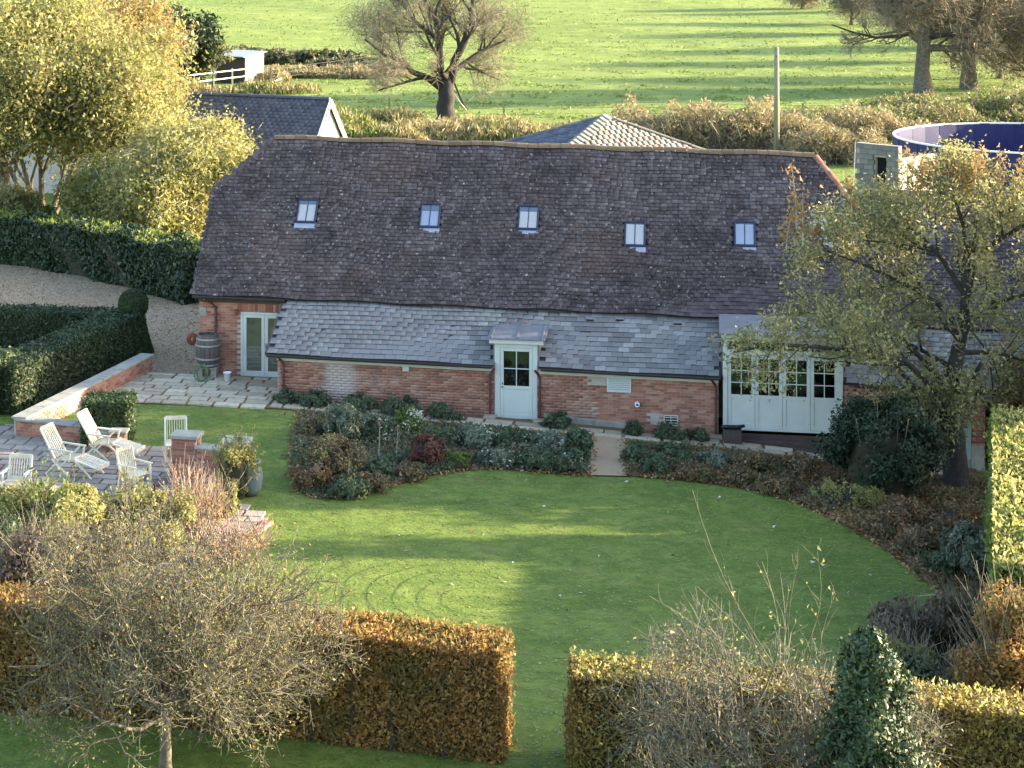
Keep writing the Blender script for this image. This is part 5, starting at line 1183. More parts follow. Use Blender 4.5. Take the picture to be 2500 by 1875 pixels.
make_tree('gold_shrub_tree', 'lower olive bush rising over the dark hedge left of the yellow tree', b, 4.5, .8, .07, ((at(285, 540, 86).x, 86, at(0, 540, 86).z), (1.9, 1.8, 1.4)), 5, (2.4, 1.2, .7, .4), (4, 5, 3), (40, 40, 38, 34), stems=5, spread=2.0, bark='bark_gold', twig='twig', leaves=[(24000, .10, 'olive_leaf', .35), (9000, .10, 'rank_green', .35)], upt=.1, tipr=.010)
# dark laurel hedge along the drive
def back(l, d): return [(p.x+d*(p.x-0)/p.y*0, p.y+d) for p in l]
hl = [G(-420, 640), G(-100, 638), G(80, 652), G(250, 682), G(390, 718), G(500, 752)]
hedge('laurel_hedge', 'dark glossy laurel hedge curving round the gravel drive', [(p.x, p.y+.9) for p in hl], 1.8, 1.75, 'laurel', 62000, .11, rough=.25, topn=2500, topleaf='rank_green', round_=.6)
# yew enclosure
yA, yB, yC = G(-60, 800), G(330, 855), G(20, 1045)
y1_, y2_ = G(-300, 842), G(318, 858)
hedge('yew_hedge', 'dark clipped yew hedge along the near side of the gravel drive', [(y1_.x, y1_.y+.5), (y2_.x-.4, y2_.y+.4)], 1.0, 1.15, 'yew', 34000, .06, rough=.05, group=None)
y3, y4 = G(345, 872), G(52, 1030)
hedge('yew_hedge', 'clipped yew hedge running diagonally above the brick retaining wall', [(y3.x-.5, y3.y+.5), (y4.x-.8, y4.y+.8)], 1.15, 1.30, 'yew', 42000, .06, rough=.06)
y5 = G(20, 1035); hedge('yew_hedge', 'green yew hedge block at the left picture edge beside the terrace', [(y4.x-.6, y4.y+1.2), (y5.x-5, y5.y+2.6)], 1.6, 1.45, 'box_leaf', 30000, .06, rough=.08)
# topiary
p = G(345, 868); tb = empty('topiary', (p.x-.15, p.y+.35, p.z), 0, 'dark yew topiary ball on a flared cone at the end of the hedge', 'topiary')
n = 16000; zc = at(0, 742, p.y+.35).z-p.z; rad = 35/F*(p.y+.3)
D_ = rdir(n); C = D_*rad*rng.uniform(.93, 1.03, (n, 1))+np.array([-.12, 0, zc]); q = cards('ball', C, .055, 'yew', tb, nrm=D_, jit=.6); q['kind'] = 'stuff'
t = rng.uniform(0, 1, n)**.7; a = rng.uniform(0, 2*PI, n); rr = .22+.28*t**1.4; zz = (1-t)*(zc-rad+.1); C = np.stack([rr*np.cos(a), rr*np.sin(a), zz], 1); q = cards('cone', C, .055, 'yew', tb, nrm=np.stack([np.cos(a), np.sin(a), .3+0*a], 1), jit=.6); q['kind'] = 'stuff'
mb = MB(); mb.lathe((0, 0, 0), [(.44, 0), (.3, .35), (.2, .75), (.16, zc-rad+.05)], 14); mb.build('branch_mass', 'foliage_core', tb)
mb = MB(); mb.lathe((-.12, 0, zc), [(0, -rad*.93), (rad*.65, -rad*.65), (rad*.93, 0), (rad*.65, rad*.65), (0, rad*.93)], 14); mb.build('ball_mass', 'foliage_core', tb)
p = G(262, 1122); hedge('box_cube', 'square clipped box bush beside the low brick wall and lawn', [(G(192, 1095).x+.1, G(192, 1095).y+.6), (G(325, 1095).x-.1, G(325, 1095).y+.55)], 1.15, 1.15, 'box_leaf', 20000, .05, rough=.06, cat='bush')

# ---- low walls with brick geometry
def lowwall(name, label, a, b, thick, h_, cap='coping', capt=.06, n_single=120, m='mortar', capo=.05):
    a, b = Vector(a[:2]), Vector(b[:2]); d = (b-a).normalized(); Ln = (b-a).length; z0 = float(tz(*((a+b)/2)))
    e = empty(name, (a.x, a.y, z0), math.atan2(d.y, d.x), label, 'wall')
    core = MB().box(0.01, Ln-.01, .012, thick-.012, -.3, h_).build('wall_core', m, e)
    zs = lambda x: -.02; zt_ = lambda x: h_+.02
    bricks(core, 0, Ln, .012, zs, zt_, single=n_single)
    for xx, sg_ in ((0, 1), (Ln, -1)):
        r = 0; z = .0375
        while z < h_:
            o = link('brick', _bme, core); o.rotation_euler = (0, 0, R(-90*sg_) if sg_ > 0 else R(90)); o.location = (xx+(-.004 if sg_ > 0 else .004), thick/2, z+.0); o.scale = (min(1, thick/.24), .6, 1)
            z += .075; r += 1
    x = -capo
    while x < Ln+capo-.05:
        L_ = min(random.uniform(.5, .8), Ln+capo-x); MB().box(x+.006, x+L_-.006, -capo, thick+capo, h_+.002, h_+capt).build('coping_stone', cap, e, bevel=.012); x += L_
    return e
wa, wb_ = G(62, 1068), G(372, 908)
lowwall('retaining_wall', 'red brick retaining wall with grey coping below the diagonal yew hedge', (wa.x, wa.y), (wb_.x, wb_.y), .34, .46)
wc = G(215, 1094)
lowwall('retaining_wall', 'short brick return wall at the near corner of the yew hedge', (G(40, 1066).x, G(40, 1066).y-.05), (wc.x, wc.y+.3), .34, .42)
lowwall('terrace_wall', 'low rubble and brick wall in front of the square box bush', G(215, 1100), G(270, 1102), .3, .42)
lowwall('terrace_pier', 'brick pier with flat cap at the corner of the box bush', G(268, 1108), G(305, 1109), .36, .5)
lowwall('terrace_pier', 'left brick pier with a worn cap beside the lone upright chair', G(418, 1168), G(478, 1172), .5, .95, capt=.09)
lowwall('terrace_wall', 'low wall with pale coping between the two tallest terrace piers', G(480, 1176), G(538, 1185), .34, .78)
lowwall('terrace_pier', 'right terrace pier half covered by yellow climbing leaves', G(540, 1196), G(600, 1200), .55, 1.05, capt=.09)
# curved terrace wall lower left
cw = empty('curved_wall', G(-60, 1260), 0, 'curved low brick wall with pale stone coping at the left edge', 'wall')
o0 = G(-60, 1260); ptsw = [G(u, v) for u, v in ((-140, 1262), (-60, 1250), (10, 1243), (60, 1243), (110, 1250), (150, 1262), (185, 1285))]
for i, (a, b) in enumerate(zip(ptsw[:-1], ptsw[1:])):
    a, b = a-o0, b-o0; MB().bar((a.x, a.y, .22), (b.x, b.y, .22), .26, .62).build('wall_segment', 'brick', cw); mb = MB(); mb.bar((a.x, a.y, .56), (a.lerp(b, .985).x, a.lerp(b, .985).y, .56), .40, .06); mb.build('coping_stone', 'stone', cw)
# terrace brick edging at the right point
te = empty('brick_edging', G(655, 1282), 0, 'row of red edging bricks along the pointed corner of the terrace', 'edging'); o0 = G(655, 1282)
q0, q1 = G(658, 1279), G(570, 1345); n = 26
for i in range(n):
    a = q0.lerp(q1, i/n)-o0; b = q0.lerp(q1, (i+.9)/n)-o0; MB().bar((a.x, a.y, .04+a.z), (b.x, b.y, .04+b.z), .2, .1).build('brick', 'brick', te)

# ---- furniture
def steamer(label, base, rz, group='slatted terrace chairs'):
    e = empty('steamer_chair', base, rz, label, 'chair', group); w_ = .56
    def slat_panel(nm, a, b, n, ww=w_, arch=False):
        a, b = Vector(a), Vector(b); p = empty(nm); p.parent = e; mb = MB()
        for s in (-1, 1): mb.bar(a+Vector((0, s*ww/2, 0)), b+Vector((0, s*ww/2, 0)), .045, .03)
        mb.bar(a+Vector((0, -ww/2, 0)), a+Vector((0, ww/2, 0)), .03, .06); mb.bar(b+Vector((0, -ww/2, 0)), b+Vector((0, ww/2, 0)), .03, .09); mb.build('frame', 'timber_pale', p)
        for i in range(n):
            y = -ww/2+.05+(ww-.1)*i/(n-1); MB().bar(a+Vector((0, y, 0)), b+Vector((0, y, 0)), .038, .014).build('slat', 'timber_pale', p)
    slat_panel('backrest', (0, 0, .36), (-.42, 0, 1.05), 7); slat_panel('seat', (0, 0, .36), (.50, 0, .40), 7); slat_panel('leg_rest', (.52, 0, .41), (1.15, 0, .26), 7)
    for s in (-1, 1):
        y = s*(w_/2+.04)
        mb = MB(); mb.bar((-.15, y, .62), (.48, y, .60), .07, .03); mb.build('armrest', 'timber_pale', e)
        for a, b in (((-.25, y, 0), (.35, y, .60)), ((.42, y, 0), (-.08, y, .38)), ((1.0, y*.9, 0), (.62, y*.9, .36)), ((.44, y, .60), (.40, y, .36))):
            MB().bar(a, b, .035, .04).build('leg', 'timber_pale', e)
    return e
p = G(150, 1158); steamer('reclining slatted steamer chair at the left, leg rest pointing to the right', (p.x, p.y, p.z+.06), R(-24))
p = G(238, 1120); steamer('reclining slatted steamer chair behind, nearest the low brick wall', (p.x, p.y, p.z+.06), R(-18))
def armchair(label, base, rz, arms=True, hb=.95):
    e = empty('garden_chair', base, rz, label, 'chair', 'slatted terrace chairs'); w_ = .52
    p = empty('backrest'); p.parent = e; mb = MB()
    for s in (-1, 1): mb.bar((-.22, s*w_/2, .40), (-.36, s*w_/2, hb), .045, .04)
    mb.bar((-.22, -w_/2, .44), (-.22, w_/2, .44), .03, .05); mb.bar((-.36, -w_/2, hb-.02), (-.36, w_/2, hb-.02), .03, .09); mb.build('frame', 'timber_pale', p)
    for i in range(8):
        y = -w_/2+.05+(w_-.1)*i/7; MB().bar((-.22, y, .42), (-.36, y, hb-.04), .034, .014).build('slat', 'timber_pale', p)
    p = empty('seat'); p.parent = e
    for i in range(7): MB().box(-.22+i*.068, -.16+i*.068, -w_/2, w_/2, .405, .425).build('slat', 'timber_pale', p)
    for s in (-1, 1):
        MB().bar((.22, s*(w_/2+.01), 0), (.22, s*(w_/2+.01), .62 if arms else .41), .045, .045).build('leg', 'timber_pale', e)
        MB().bar((-.3, s*(w_/2+.01), 0), (-.22, s*(w_/2+.01), .42), .045, .045).build('leg', 'timber_pale', e)
        if arms: MB().bar((-.30, s*(w_/2+.02), .64), (.27, s*(w_/2+.02), .63), .065, .03).build('armrest', 'timber_pale', e)
        MB().bar((-.22, s*(w_/2-.01), .38), (.22, s*(w_/2-.01), .38), .03, .06).build('seat_rail', 'timber_pale', e)
    return e
p = G(330, 1205); armchair('pale slatted armchair nearest the camera on the terrace', (p.x, p.y, p.z+.06), R(-38))
p = G(430, 1130); armchair('upright slatted chair with its back beyond the left pier', (p.x, p.y, p.z+.06), R(-84+180-180), False, .98)
p = G(40, 1225); armchair('slatted chair half hidden behind the curved wall', (p.x, p.y, p.z+.06), R(-100), True, .92)
p = G(612, 1210); pot = empty('garden_urn', (p.x, p.y, p.z+.02), 0, 'large blue grey rounded pot beside the leafy pier on the lawn', 'pot')
MB().lathe((0, 0, 0), [(0, .01), (.16, .01), (.24, .15), (.29, .38), (.27, .58), (.2, .72), (.24, .76), (.24, .79), (.2, .79), (.18, .7), (0, .66)], 24).build('body', 'pot_blue', pot, True)
p = G(352, 1212); ft = empty('low_table', (p.x+.55, p.y-.35, p.z+.06), R(15), 'low dark slatted table among the terrace chairs', 'table')
for i in range(6): MB().box(-.3+i*.1, -.21+i*.1, -.25, .25, .38, .40).build('slat', 'timber_dark', ft)
for sx in (-.26, .26):
    for sy in (-.2, .2): MB().box(sx-.02, sx+.02, sy-.02, sy+.02, 0, .38).build('leg', 'timber_dark', ft)

# ================================================================== borders
bl_ = [  # u, v base, w, h, leaf, n, size, label, extra
 (700, 985, 1.0, .30, 'shrub_green', 2600, .05, 'dark low plants at the foot of the brick wall, left end', None),
 (770, 992, 1.1, .34, 'shrub_green', 2600, .05, 'dark low plants against the brick, right of the left downpipe', None),
 (870, 1003, 1.2, .42, 'shrub_green', 3000, .05, 'dark bushy plants under the pale patch of the brick wall', None),
 (985, 1015, 1.3, .44, 'shrub_green', 3200, .05, 'dark bushy plants under the small wall box', None),
 (1090, 1024, 1.1, .36, 'shrub_green', 2600, .05, 'dark low plants left of the door downpipe', None),
 (1360, 1048, .9, .40, 'shrub_green', 2600, .05, 'dark bush right of the painted door', None),
 (1545, 1066, .55, .40, 'shrub_green', 1500, .05, 'small arched dark plant below the flue', None),
 (1640, 1074, 1.0, .38, 'shrub_green', 2600, .05, 'dark plants below the air grille', None),
 (1715, 1080, .7, .34, 'shrub_green', 1700, .05, 'dark plants at the foot of the right downpipe', None),
 (840, 1085, 1.15, 1.0, 'shrub_sage', 5200, .07, 'tall grey green shrub at the back of the border near the lawn', None),
 (770, 1075, .9, .55, 'shrub_brown', 2500, .06, 'faded brown plants at the left back corner of the border', (250, .05, 'rank_green')),
 (930, 1080, 1.0, .55, 'shrub_green', 2800, .06, 'leafy green plants behind the bare stems', (160, .05, 'flower_white')),
 (1000, 1060, .75, .62, 'rank_green', 2400, .06, 'fresh green plant with white flower heads by the path', (300, .055, 'flower_white')),
 (1080, 1085, 1.0, .45, 'shrub_green', 2800, .06, 'mid green plants behind the red shrub', (140, .05, 'rank_green')),
 (1160, 1090, 1.1, .5, 'shrub_sage', 3200, .06, 'grey leaved plants left of the door path', (160, .05, 'flower_white')),
 (1255, 1100, 1.1, .5, 'shrub_green', 3200, .06, 'green border plants in front of the doorstep', (120, .05, 'flower_white')),
 (1340, 1110, 1.0, .5, 'shrub_sage', 3200, .06, 'silvery plants with white flowers left of the gravel path', (200, .06, 'flower_white')),
 (1415, 1118, .75, .75, 'shrub_green', 3600, .06, 'dense green bush at the left side of the gravel path', None),
 (1390, 1150, .8, .55, 'shrub_green', 3000, .06, 'low green bush at the lawn end of the gravel path', (60, .05, 'flower_white')),
 (1300, 1142, 1.0, .42, 'shrub_green', 3000, .06, 'low leafy plants along the lawn edge before the path', (60, .05, 'flower_white')),
 (1210, 1138, 1.0, .36, 'shrub_sage', 2800, .06, 'low silvery plants spilling to the lawn edge', (60, .05, 'flower_white')),
 (1110, 1142, 1.0, .30, 'rank_green', 2400, .05, 'low bright green edging plants in the middle of the border', None),
 (1035, 1140, 1.0, .85, 'shrub_red', 4600, .055, 'round dusky red shrub in the middle of the border', None),
 (1000, 1172, .9, .35, 'shrub_brown', 2400, .055, 'brown dying plants below the red shrub', (60, .06, 'litter')),
 (920, 1165, 1.0, .35, 'shrub_green', 2800, .055, 'dark green low plants between the brown mound and the red shrub', None),
 (810, 1172, 1.5, 1.0, 'shrub_brown', 6400, .055, 'large brown mound of dry stems at the left of the border', (500, .05, 'gold_leaf')),
 (760, 1190, 1.0, .6, 'shrub_brown', 3000, .055, 'rusty brown plants on the rounded left corner of the bed', (400, .055, 'litter')),
 (850, 1212, 1.1, .4, 'shrub_green', 2800, .055, 'green low plants on the point of the border', (250, .05, 'gold_leaf')),
 (905, 1198, .9, .35, 'shrub_brown', 2200, .055, 'brown leafy edging plants on the curve of the bed', (300, .055, 'litter')),
 (1560, 1128, .9, .5, 'shrub_green', 3400, .06, 'green bush at the right side of the gravel path', None),
 (1600, 1155, 1.0, .4, 'shrub_green', 3000, .06, 'low green plants on the lawn edge right of the path', None),
 (1650, 1130, 1.1, .45, 'shrub_green', 3000, .06, 'green plants in the right border below the grille', None),
 (1740, 1140, 1.1, .42, 'shrub_sage', 2800, .06, 'olive plants in front of the glazed screen steps', None),
 (1700, 1168, 1.1, .34, 'shrub_brown', 2600, .055, 'brown low plants along the curve of the right border', (200, .055, 'litter')),
 (1830, 1150, 1.1, .45, 'shrub_brown', 2800, .055, 'brown and green plants before the stone path', (260, .055, 'litter')),
 (1800, 1180, 1.0, .35, 'shrub_brown', 2400, .055, 'russet ground plants beside the lawn', (300, .055, 'litter')),
 (1900, 1205, 1.1, .40, 'shrub_brown', 2600, .055, 'russet plants in front of the evergreen', (260, .055, 'litter')),
 (1955, 1160, 1.1, .5, 'shrub_brown', 2600, .055, 'brown undergrowth left of the evergreen', (200, .05, 'litter')),
 (2090, 1240, 1.3, .55, 'olive_leaf', 3200, .055, 'olive yellow clump below the evergreen', (200, .06, 'gold_leaf')),
 (2020, 1225, .9, .45, 'gold_leaf', 1500, .055, 'yellow speckled plant on the lawn edge', None),
 (2200, 1275, 1.4, .5, 'shrub_brown', 3400, .055, 'brown undergrowth right of the olive clump', (300, .055, 'litter')),
 (2150, 1310, 1.2, .4, 'shrub_brown', 2800, .055, 'purple brown ground plants beside the curving lawn', (300, .055, 'litter')),
 (2320, 1290, 1.4, .45, 'shrub_brown', 3000, .055, 'brown leafy undergrowth before the doorway', (300, .055, 'litter')),
 (2250, 1345, 1.3, .5, 'shrub_brown', 3000, .055, 'dull brown plants at the right end of the lawn', (240, .055, 'litter')),
 (2370, 1410, 1.35, 1.15, 'shrub_sage', 6000, .06, 'dark grey green rounded shrub against the tall right hedge', None),
 (2300, 1400, .9, .5, 'shrub_green', 2400, .055, 'small dark plant left of the rounded shrub', None),
]
for (u, v, w_, h_, lf, n, sz, lab, ex) in bl_:
    shrub('border_plant', lab, G(u, v), w_, h_, lf, n, sz, cat='plant', group='plants of the borders along the barn', stems=7, extra=ex, nclump=18, cs=.42)
# dead stems standing in the left border
for i, (u, v, hh_) in enumerate(((925, 1120, .9), (968, 1128, .8), (850, 1190, .7))):
    b = G(u, v); e = empty('dead_stem', b, 0, ['tallest pale dead stem between the sage shrub and the red shrub', 'pale dead stem just left of the red shrub', 'pale dead stem standing in the brown mound'][i], 'stem'); MB().tube([(0, 0, 0), (.01, 0, hh_*.5), (.03, 0, hh_)], [.012, .01, .007], 5).build('stalk', 'twig_pale', e); cards('seed_heads', rng.normal(size=(40, 3))*.04+np.array([.03, 0, hh_]), .03, 'shrub_brown', e)['kind'] = 'stuff'

# ---- evergreen by the trunk, house tree
b = G(2155, 1222); shrub('evergreen_bush', 'dark green evergreen bush in front of the glazed screen, under the leafy tree', b, 3.1, 2.5, 'evergreen_leaf', 36000, .065, cat='bush', stems=14, nclump=70, cs=.30, dz=.05, depth=2.2)
MB().tube([(0, 0, 0), (.02, 0, .5), (0, 0, 1.2)], [.09, .07, .06], 8).build('trunk', 'bark_dark', bpy.data.objects['evergreen_bush'], True)
b = G(2333, 1188); Yt = b.y
def T(u, v, dy=0): return np.array((at(u, v, Yt+dy)-b)[:])
ht = empty('leafy_tree', b, 0, 'old tree with sparse yellow green leaves in front of the right end of the barn', 'tree')
def TT(l, r, m='bark_dark', nm='limb'):
    P = np.array([[T(*q) for q in l]]); Rr = np.linspace(r[0], r[1]*.8, len(l))[None]*(1 if nm == 'trunk' else .62); tubes(nm, P, Rr, m, ht, 10); return P, Rr
tr_ = TT([(2335, 1192, 0), (2332, 1130, 0), (2330, 1070, 0), (2318, 1000, .1), (2330, 900, .1), (2350, 800, 0), (2358, 720, 0), (2355, 640, 0), (2375, 560, 0)], (.34, .05), nm='trunk')
seeds = [tr_, TT([(2325, 1110, 0), (2285, 1070, -.2), (2262, 1030, -.4)], (.2, .13)), 
         TT([(2320, 1020, 0), (2270, 940, -.4), (2210, 880, -.8), (2130, 860, -1.2), (2020, 850, -1.6), (1900, 840, -1.9), (1790, 860, -2.1)], (.15, .04)),
         TT([(2345, 800, 0), (2290, 740, .5), (2220, 700, .9), (2120, 650, 1.1), (2010, 610, 1.2)], (.14, .04)),
         TT([(2355, 720, 0), (2300, 630, .2), (2240, 570, .3), (2180, 540, .3), (2130, 530, .3)], (.13, .03)),
         TT([(2355, 660, 0), (2420, 600, -.3), (2480, 560, -.5), (2560, 520, -.6)], (.12, .04)),
         TT([(2352, 800, 0), (2420, 740, -.6), (2500, 720, -.9), (2600, 700, -1.1)], (.12, .04)),
         TT([(2360, 620, 0), (2350, 540, .4), (2330, 480, .6), (2300, 430, .6)], (.10, .03)),
         TT([(2350, 860, 0), (2430, 860, .6), (2500, 880, .9), (2580, 900, 1)], (.11, .04)),
         TT([(2330, 900, 0), (2260, 860, .8), (2180, 820, 1.2), (2080, 790, 1.4), (1990, 760, 1.3)], (.11, .03))]
envh = (T(2290, 770), (3.55, 3.0, 3.15)); envl_ = (T(2100, 850), (4.2, 2.6, 1.0))
A3, A4 = [], []
for iS, (P, Rr) in enumerate(seeds):
    K = P.shape[1]; Pn = np.stack([np.stack([np.interp(np.linspace(0, K-1, 7), np.arange(K), P[0, :, c]) for c in range(3)], 1)]); Rn = np.interp(np.linspace(0, K-1, 7), np.arange(K), Rr[0])[None]
    ev = envl_ if iS == 2 else envh; q1, r1 = grow(Pn, Rn, 18, 1.7, 55, 6, .14, .06, .25, 1, .5, ev, .4); q2, r2 = grow(q1, r1, 5, .75, 45, 5, .16, .08, .2, 1, .6, ev, .4); q3, r3 = grow(q2, r2, 4, .42, 42, 3, .18, .1, .2, 1, .6, ev, .5)
    tubes('branch', q1, np.maximum(r1, .012), 'bark_dark', ht, 5)['kind'] = 'stuff'; x_ = tubes('twig', q2, np.maximum(r2, .007), 'twig', ht, 3); x_['kind'] = 'stuff'; x_ = tubes('twig', q3, np.maximum(r3, .004), 'twig', ht, 3); x_['kind'] = 'stuff'
    A3.append(q2); A4.append(q3)
C = np.concatenate([along(np.concatenate(A4), 34000, .14), along(np.concatenate(A3), 11000, .2)]); cards('leaves', C, .07, 'apple_leaf', ht)['kind'] = 'stuff'
# upright shoots above the crown
sh_u = [(1945, 560, 400), (1960, 600, 470), (1920, 610, 520), (2000, 600, 560), (2215, 480, 360), (2240, 470, 395), (2280, 470, 380), (2310, 470, 400), (2380, 470, 360), (2400, 470, 375), (2440, 480, 365), (2485, 490, 370), (2080, 520, 430), (2345, 470, 410)]
Pp = np.array([[T(u+(f*f*14*((i % 3)-1)), v1*(1-f)+v0*f, .2*((i % 4)-1.5)) for f in np.linspace(0, 1, 5)] for i, (u, v1, v0) in enumerate(sh_u)]); 
for q_ in range(len(Pp)): tubes('shoot', Pp[q_:q_+1], np.linspace(.022, .009, 5)[None], 'twig_pale', ht, 5)
C = along(Pp, 1500, .10); cards('leaves', C, .085, 'tan_leaf', ht)['kind'] = 'stuff'
# ---- tall hedge at the right edge, lit from the right
k_ = (2425-CX)/F
hedge('tall_hedge', 'tall sunlit yellow green hedge running towards the camera at the right edge', [(k_*48.6+1.35, 48.6), (k_*37.0+1.35, 37.0)], 2.6, 3.0, 'rank_green', 60000, .075, core='core_brown', ztop=2.6, rough=.14, topn=7000, topleaf='gold_leaf')
p = G(2500, 1085)
shrub('orange_bush', 'orange leaved bush beyond the far end of the tall right hedge', (k_*55.5+1.0, 56, -.7), 2.6, 3.3, 'tan_leaf', 12000, .09, cat='bush', stems=16, twigs=5)
# beech hedges in front
h0_, h1_ = G(1247, 1872), G(-260, 1722)
hedge('beech_hedge', 'clipped russet beech hedge across the left front of the lawn', [(h1_.x, h1_.y+.6), (h0_.x-.02, h0_.y+.6)], 1.15, 1.78, 'beech', 170000, .05, core='core_brown', rough=.07, topn=5200, topleaf='beech', stemxs=[3.2, 4.8, 5.9, 6.7, 7.4, 8.1, 8.75, 9.6], round_=.2)
h2 = G(1403, 1905); h3 = G(2560, 1900+80)
hedge('beech_hedge', 'clipped russet beech hedge right of the lawn gap', [(h2.x+.02, h2.y+.6), (h2.x+1.8, h2.y+.5), (14.0, h2.y-.6)], 1.1, 1.62, 'beech_olive', 110000, .05, core='core_brown', rough=.08, topn=4000, topleaf='gold_leaf')
# purple brown mass and yellow shrubs on the left behind the beech hedge
shrub('brown_shrub', 'purple brown twiggy shrub at the left edge behind the beech hedge', (G(90, 1640).x, 39.6, .5), 4.6, 2.1, 'beech_purple', 20000, .065, cat='shrub', stems=40, twigs=8, nclump=50, cs=.3, depth=2.4, flop=.9)
shrub('yellow_shrub', 'bright yellow leaved shrub below the curved wall at the left', (G(110, 1400).x, G(110, 1400).y+.3, .5), 3.4, 1.75, 'gold_leaf', 18000, .065, cat='shrub', stems=26, twigs=6, nclump=46, cs=.3, extra=(2500, .06, 'rank_green'), depth=1.8)
shrub('yellow_shrub', 'golden shrub in front of the terrace chairs', (G(330, 1380).x, G(330, 1380).y+.2, .5), 2.9, 1.5, 'gold_leaf', 15000, .06, cat='shrub', stems=26, twigs=6, nclump=40, cs=.3, extra=(2500, .06, 'olive_leaf'), depth=1.6)
shrub('green_shrub', 'dark green shrub at the left picture edge below the curved wall', (G(10, 1430).x, G(10, 1430).y, .5), 1.6, 1.3, 'shrub_green', 6000, .06, cat='shrub', stems=12)
shrub('pier_climber', 'yellow leaved climber over the right terrace pier', (G(575, 1212).x, G(575, 1212).y-.15, .48), 1.0, 1.35, 'gold_leaf', 5200, .055, cat='climber', stems=14, twigs=6, extra=(1400, .05, 'olive_leaf'), nclump=24)
shrub('pier_climber', 'green climber low on the near side of the right pier', (G(540, 1262).x, G(540, 1262).y-.1, .46), 1.0, .85, 'olive_leaf', 3600, .055, cat='climber', stems=10, twigs=5)
shrub('pink_stem_shrub', 'leafless shrub of long pinkish stems in front of the piers', (G(470, 1330).x, G(470, 1330).y, .47), 2.0, 1.6, 'tan_leaf', 700, .05, cat='shrub', stems=46, stem_m='twig_pink', twigs=5, twig_m='twig_pink', core=False, flop=1.1)
shrub('pink_stem_shrub', 'low haze of pinkish grey stems over the terrace corner', (G(560, 1380).x, G(560, 1380).y, .4), 2.2, .95, 'tan_leaf', 500, .05, cat='shrub', stems=60, stem_m='twig_pink', twigs=6, twig_m='twig_pink', core=False, flop=1.2)

# ---- foreground trees
b = Vector((at(402, 1950, 33.4).x, 33.4, float(tz(-3, 33.4))))
fe = make_tree('bare_fruit_tree', 'twiggy bare fruit tree with a short trunk at the lower left', b, 4, 1.10, .10, ((at(350, 1510, 33.4).x, 33.4, at(0, 1510, 33.4).z), (3.0, 2.2, 1.7)), 24, (3.1, 1.8, .9, .5), (7, 7, 6), (70, 50, 50, 46), upt=.10, bark='bark', twig='twig_grey', leaves=[(14000, .034, 'olive_leaf', .07), (3000, .034, 'tan_leaf', .06)], limb_t0=.93, tipr=.007, wig=.2, k_tr=.7)
b = Vector((at(1880, 2080, 31.6).x, 31.6, float(tz(6, 31.6))))
fe = make_tree('bare_fruit_tree', 'grey twiggy bare tree at the lower right in front of the hedge', b, 4, 1.2, .11, ((at(1760, 1790, 31.6).x, 31.6, at(0, 1790, 31.6).z), (2.7, 2.0, 1.75)), 16, (2.6, 1.5, .85, .5), (8, 7, 5), (66, 52, 50, 46), upt=.05, bark='bark', twig='twig_grey', leaves=[(5000, .036, 'shrub_sage', .05), (700, .045, 'gold_leaf', .04)], limb_t0=.5, tipr=.006, wig=.15)
Yq = 32.0; Q = []
for (u0, v0, u1, v1, bx_) in ((1900, 1640, 1690, 1195, -25), (1905, 1620, 1860, 1370, 14), (1890, 1650, 1700, 1430, 14), (1960, 1600, 1995, 1350, 25), (1880, 1660, 1585, 1455, 16), (1915, 1600, 1905, 1400, 6), (1930, 1640, 1950, 1370, -14), (1870, 1650, 1750, 1400, 12), (2000, 1620, 2040, 1450, -10), (1860, 1680, 1540, 1560, 14)):
    P = [np.array((at(u0+(u1-u0)*f+bx_*math.sin(PI*f), v0+(v1-v0)*f, Yq)-b)[:]) for f in np.linspace(0, 1, 7)]; Q.append(P)
Q = np.array(Q)
for q_ in range(len(Q)): tubes('shoot', Q[q_:q_+1], np.linspace(.0065, .0028, 7)[None], 'twig_grey', fe, 4)
q1, r1 = grow(Q, np.tile(np.linspace(.006, .004, 7), (len(Q), 1)), 9, .45, 38, 5, .15, .05, .2, 1, .7, None, .5); x_ = tubes('twig', q1, np.maximum(r1, .0022), 'twig_grey', fe, 3); x_['kind'] = 'stuff'; cards('leaves', along(q1, 45, .02), .045, 'gold_leaf', fe)['kind'] = 'stuff'
# holly
b = Vector((at(2125, 2090, 30.2).x, 30.2, float(tz(8, 30.2)))); hh_ = at(0, 1535, 30.2).z-b.z
e = empty('holly_tree', b, 0, 'dark glossy conical holly at the lower right', 'tree'); n = 42000; t = rng.uniform(0, 1, n)**.7
a = rng.uniform(0, 2*PI, n); lob = 1+.16*np.sin(a*5+t*13)+.16*np.sin(a*3-t*21)+.08*np.sin(a*9+t*37); rr = (.08+.26*np.minimum(1, t/.10)**.6+.80*t**1.4)*lob*rng.uniform(.55, 1.15, n)
C = np.stack([rr*np.cos(a), rr*np.sin(a), (1-t)*hh_], 1); cards('foliage', C, .055, 'holly', e, nrm=np.stack([np.cos(a), np.sin(a), .5+0*a], 1), jit=.7)['kind'] = 'stuff'
mb = MB(); mb.lathe((0, 0, 0), [(.6, 0), (.38, hh_*.35), (.16, hh_*.75), (0, hh_*.9)], 12); mb.build('branch_mass', 'foliage_core', e); MB().tube([(0, 0, -.2), (0, 0, hh_*.5)], [.09, .05], 8).build('trunk', 'bark_dark', e)
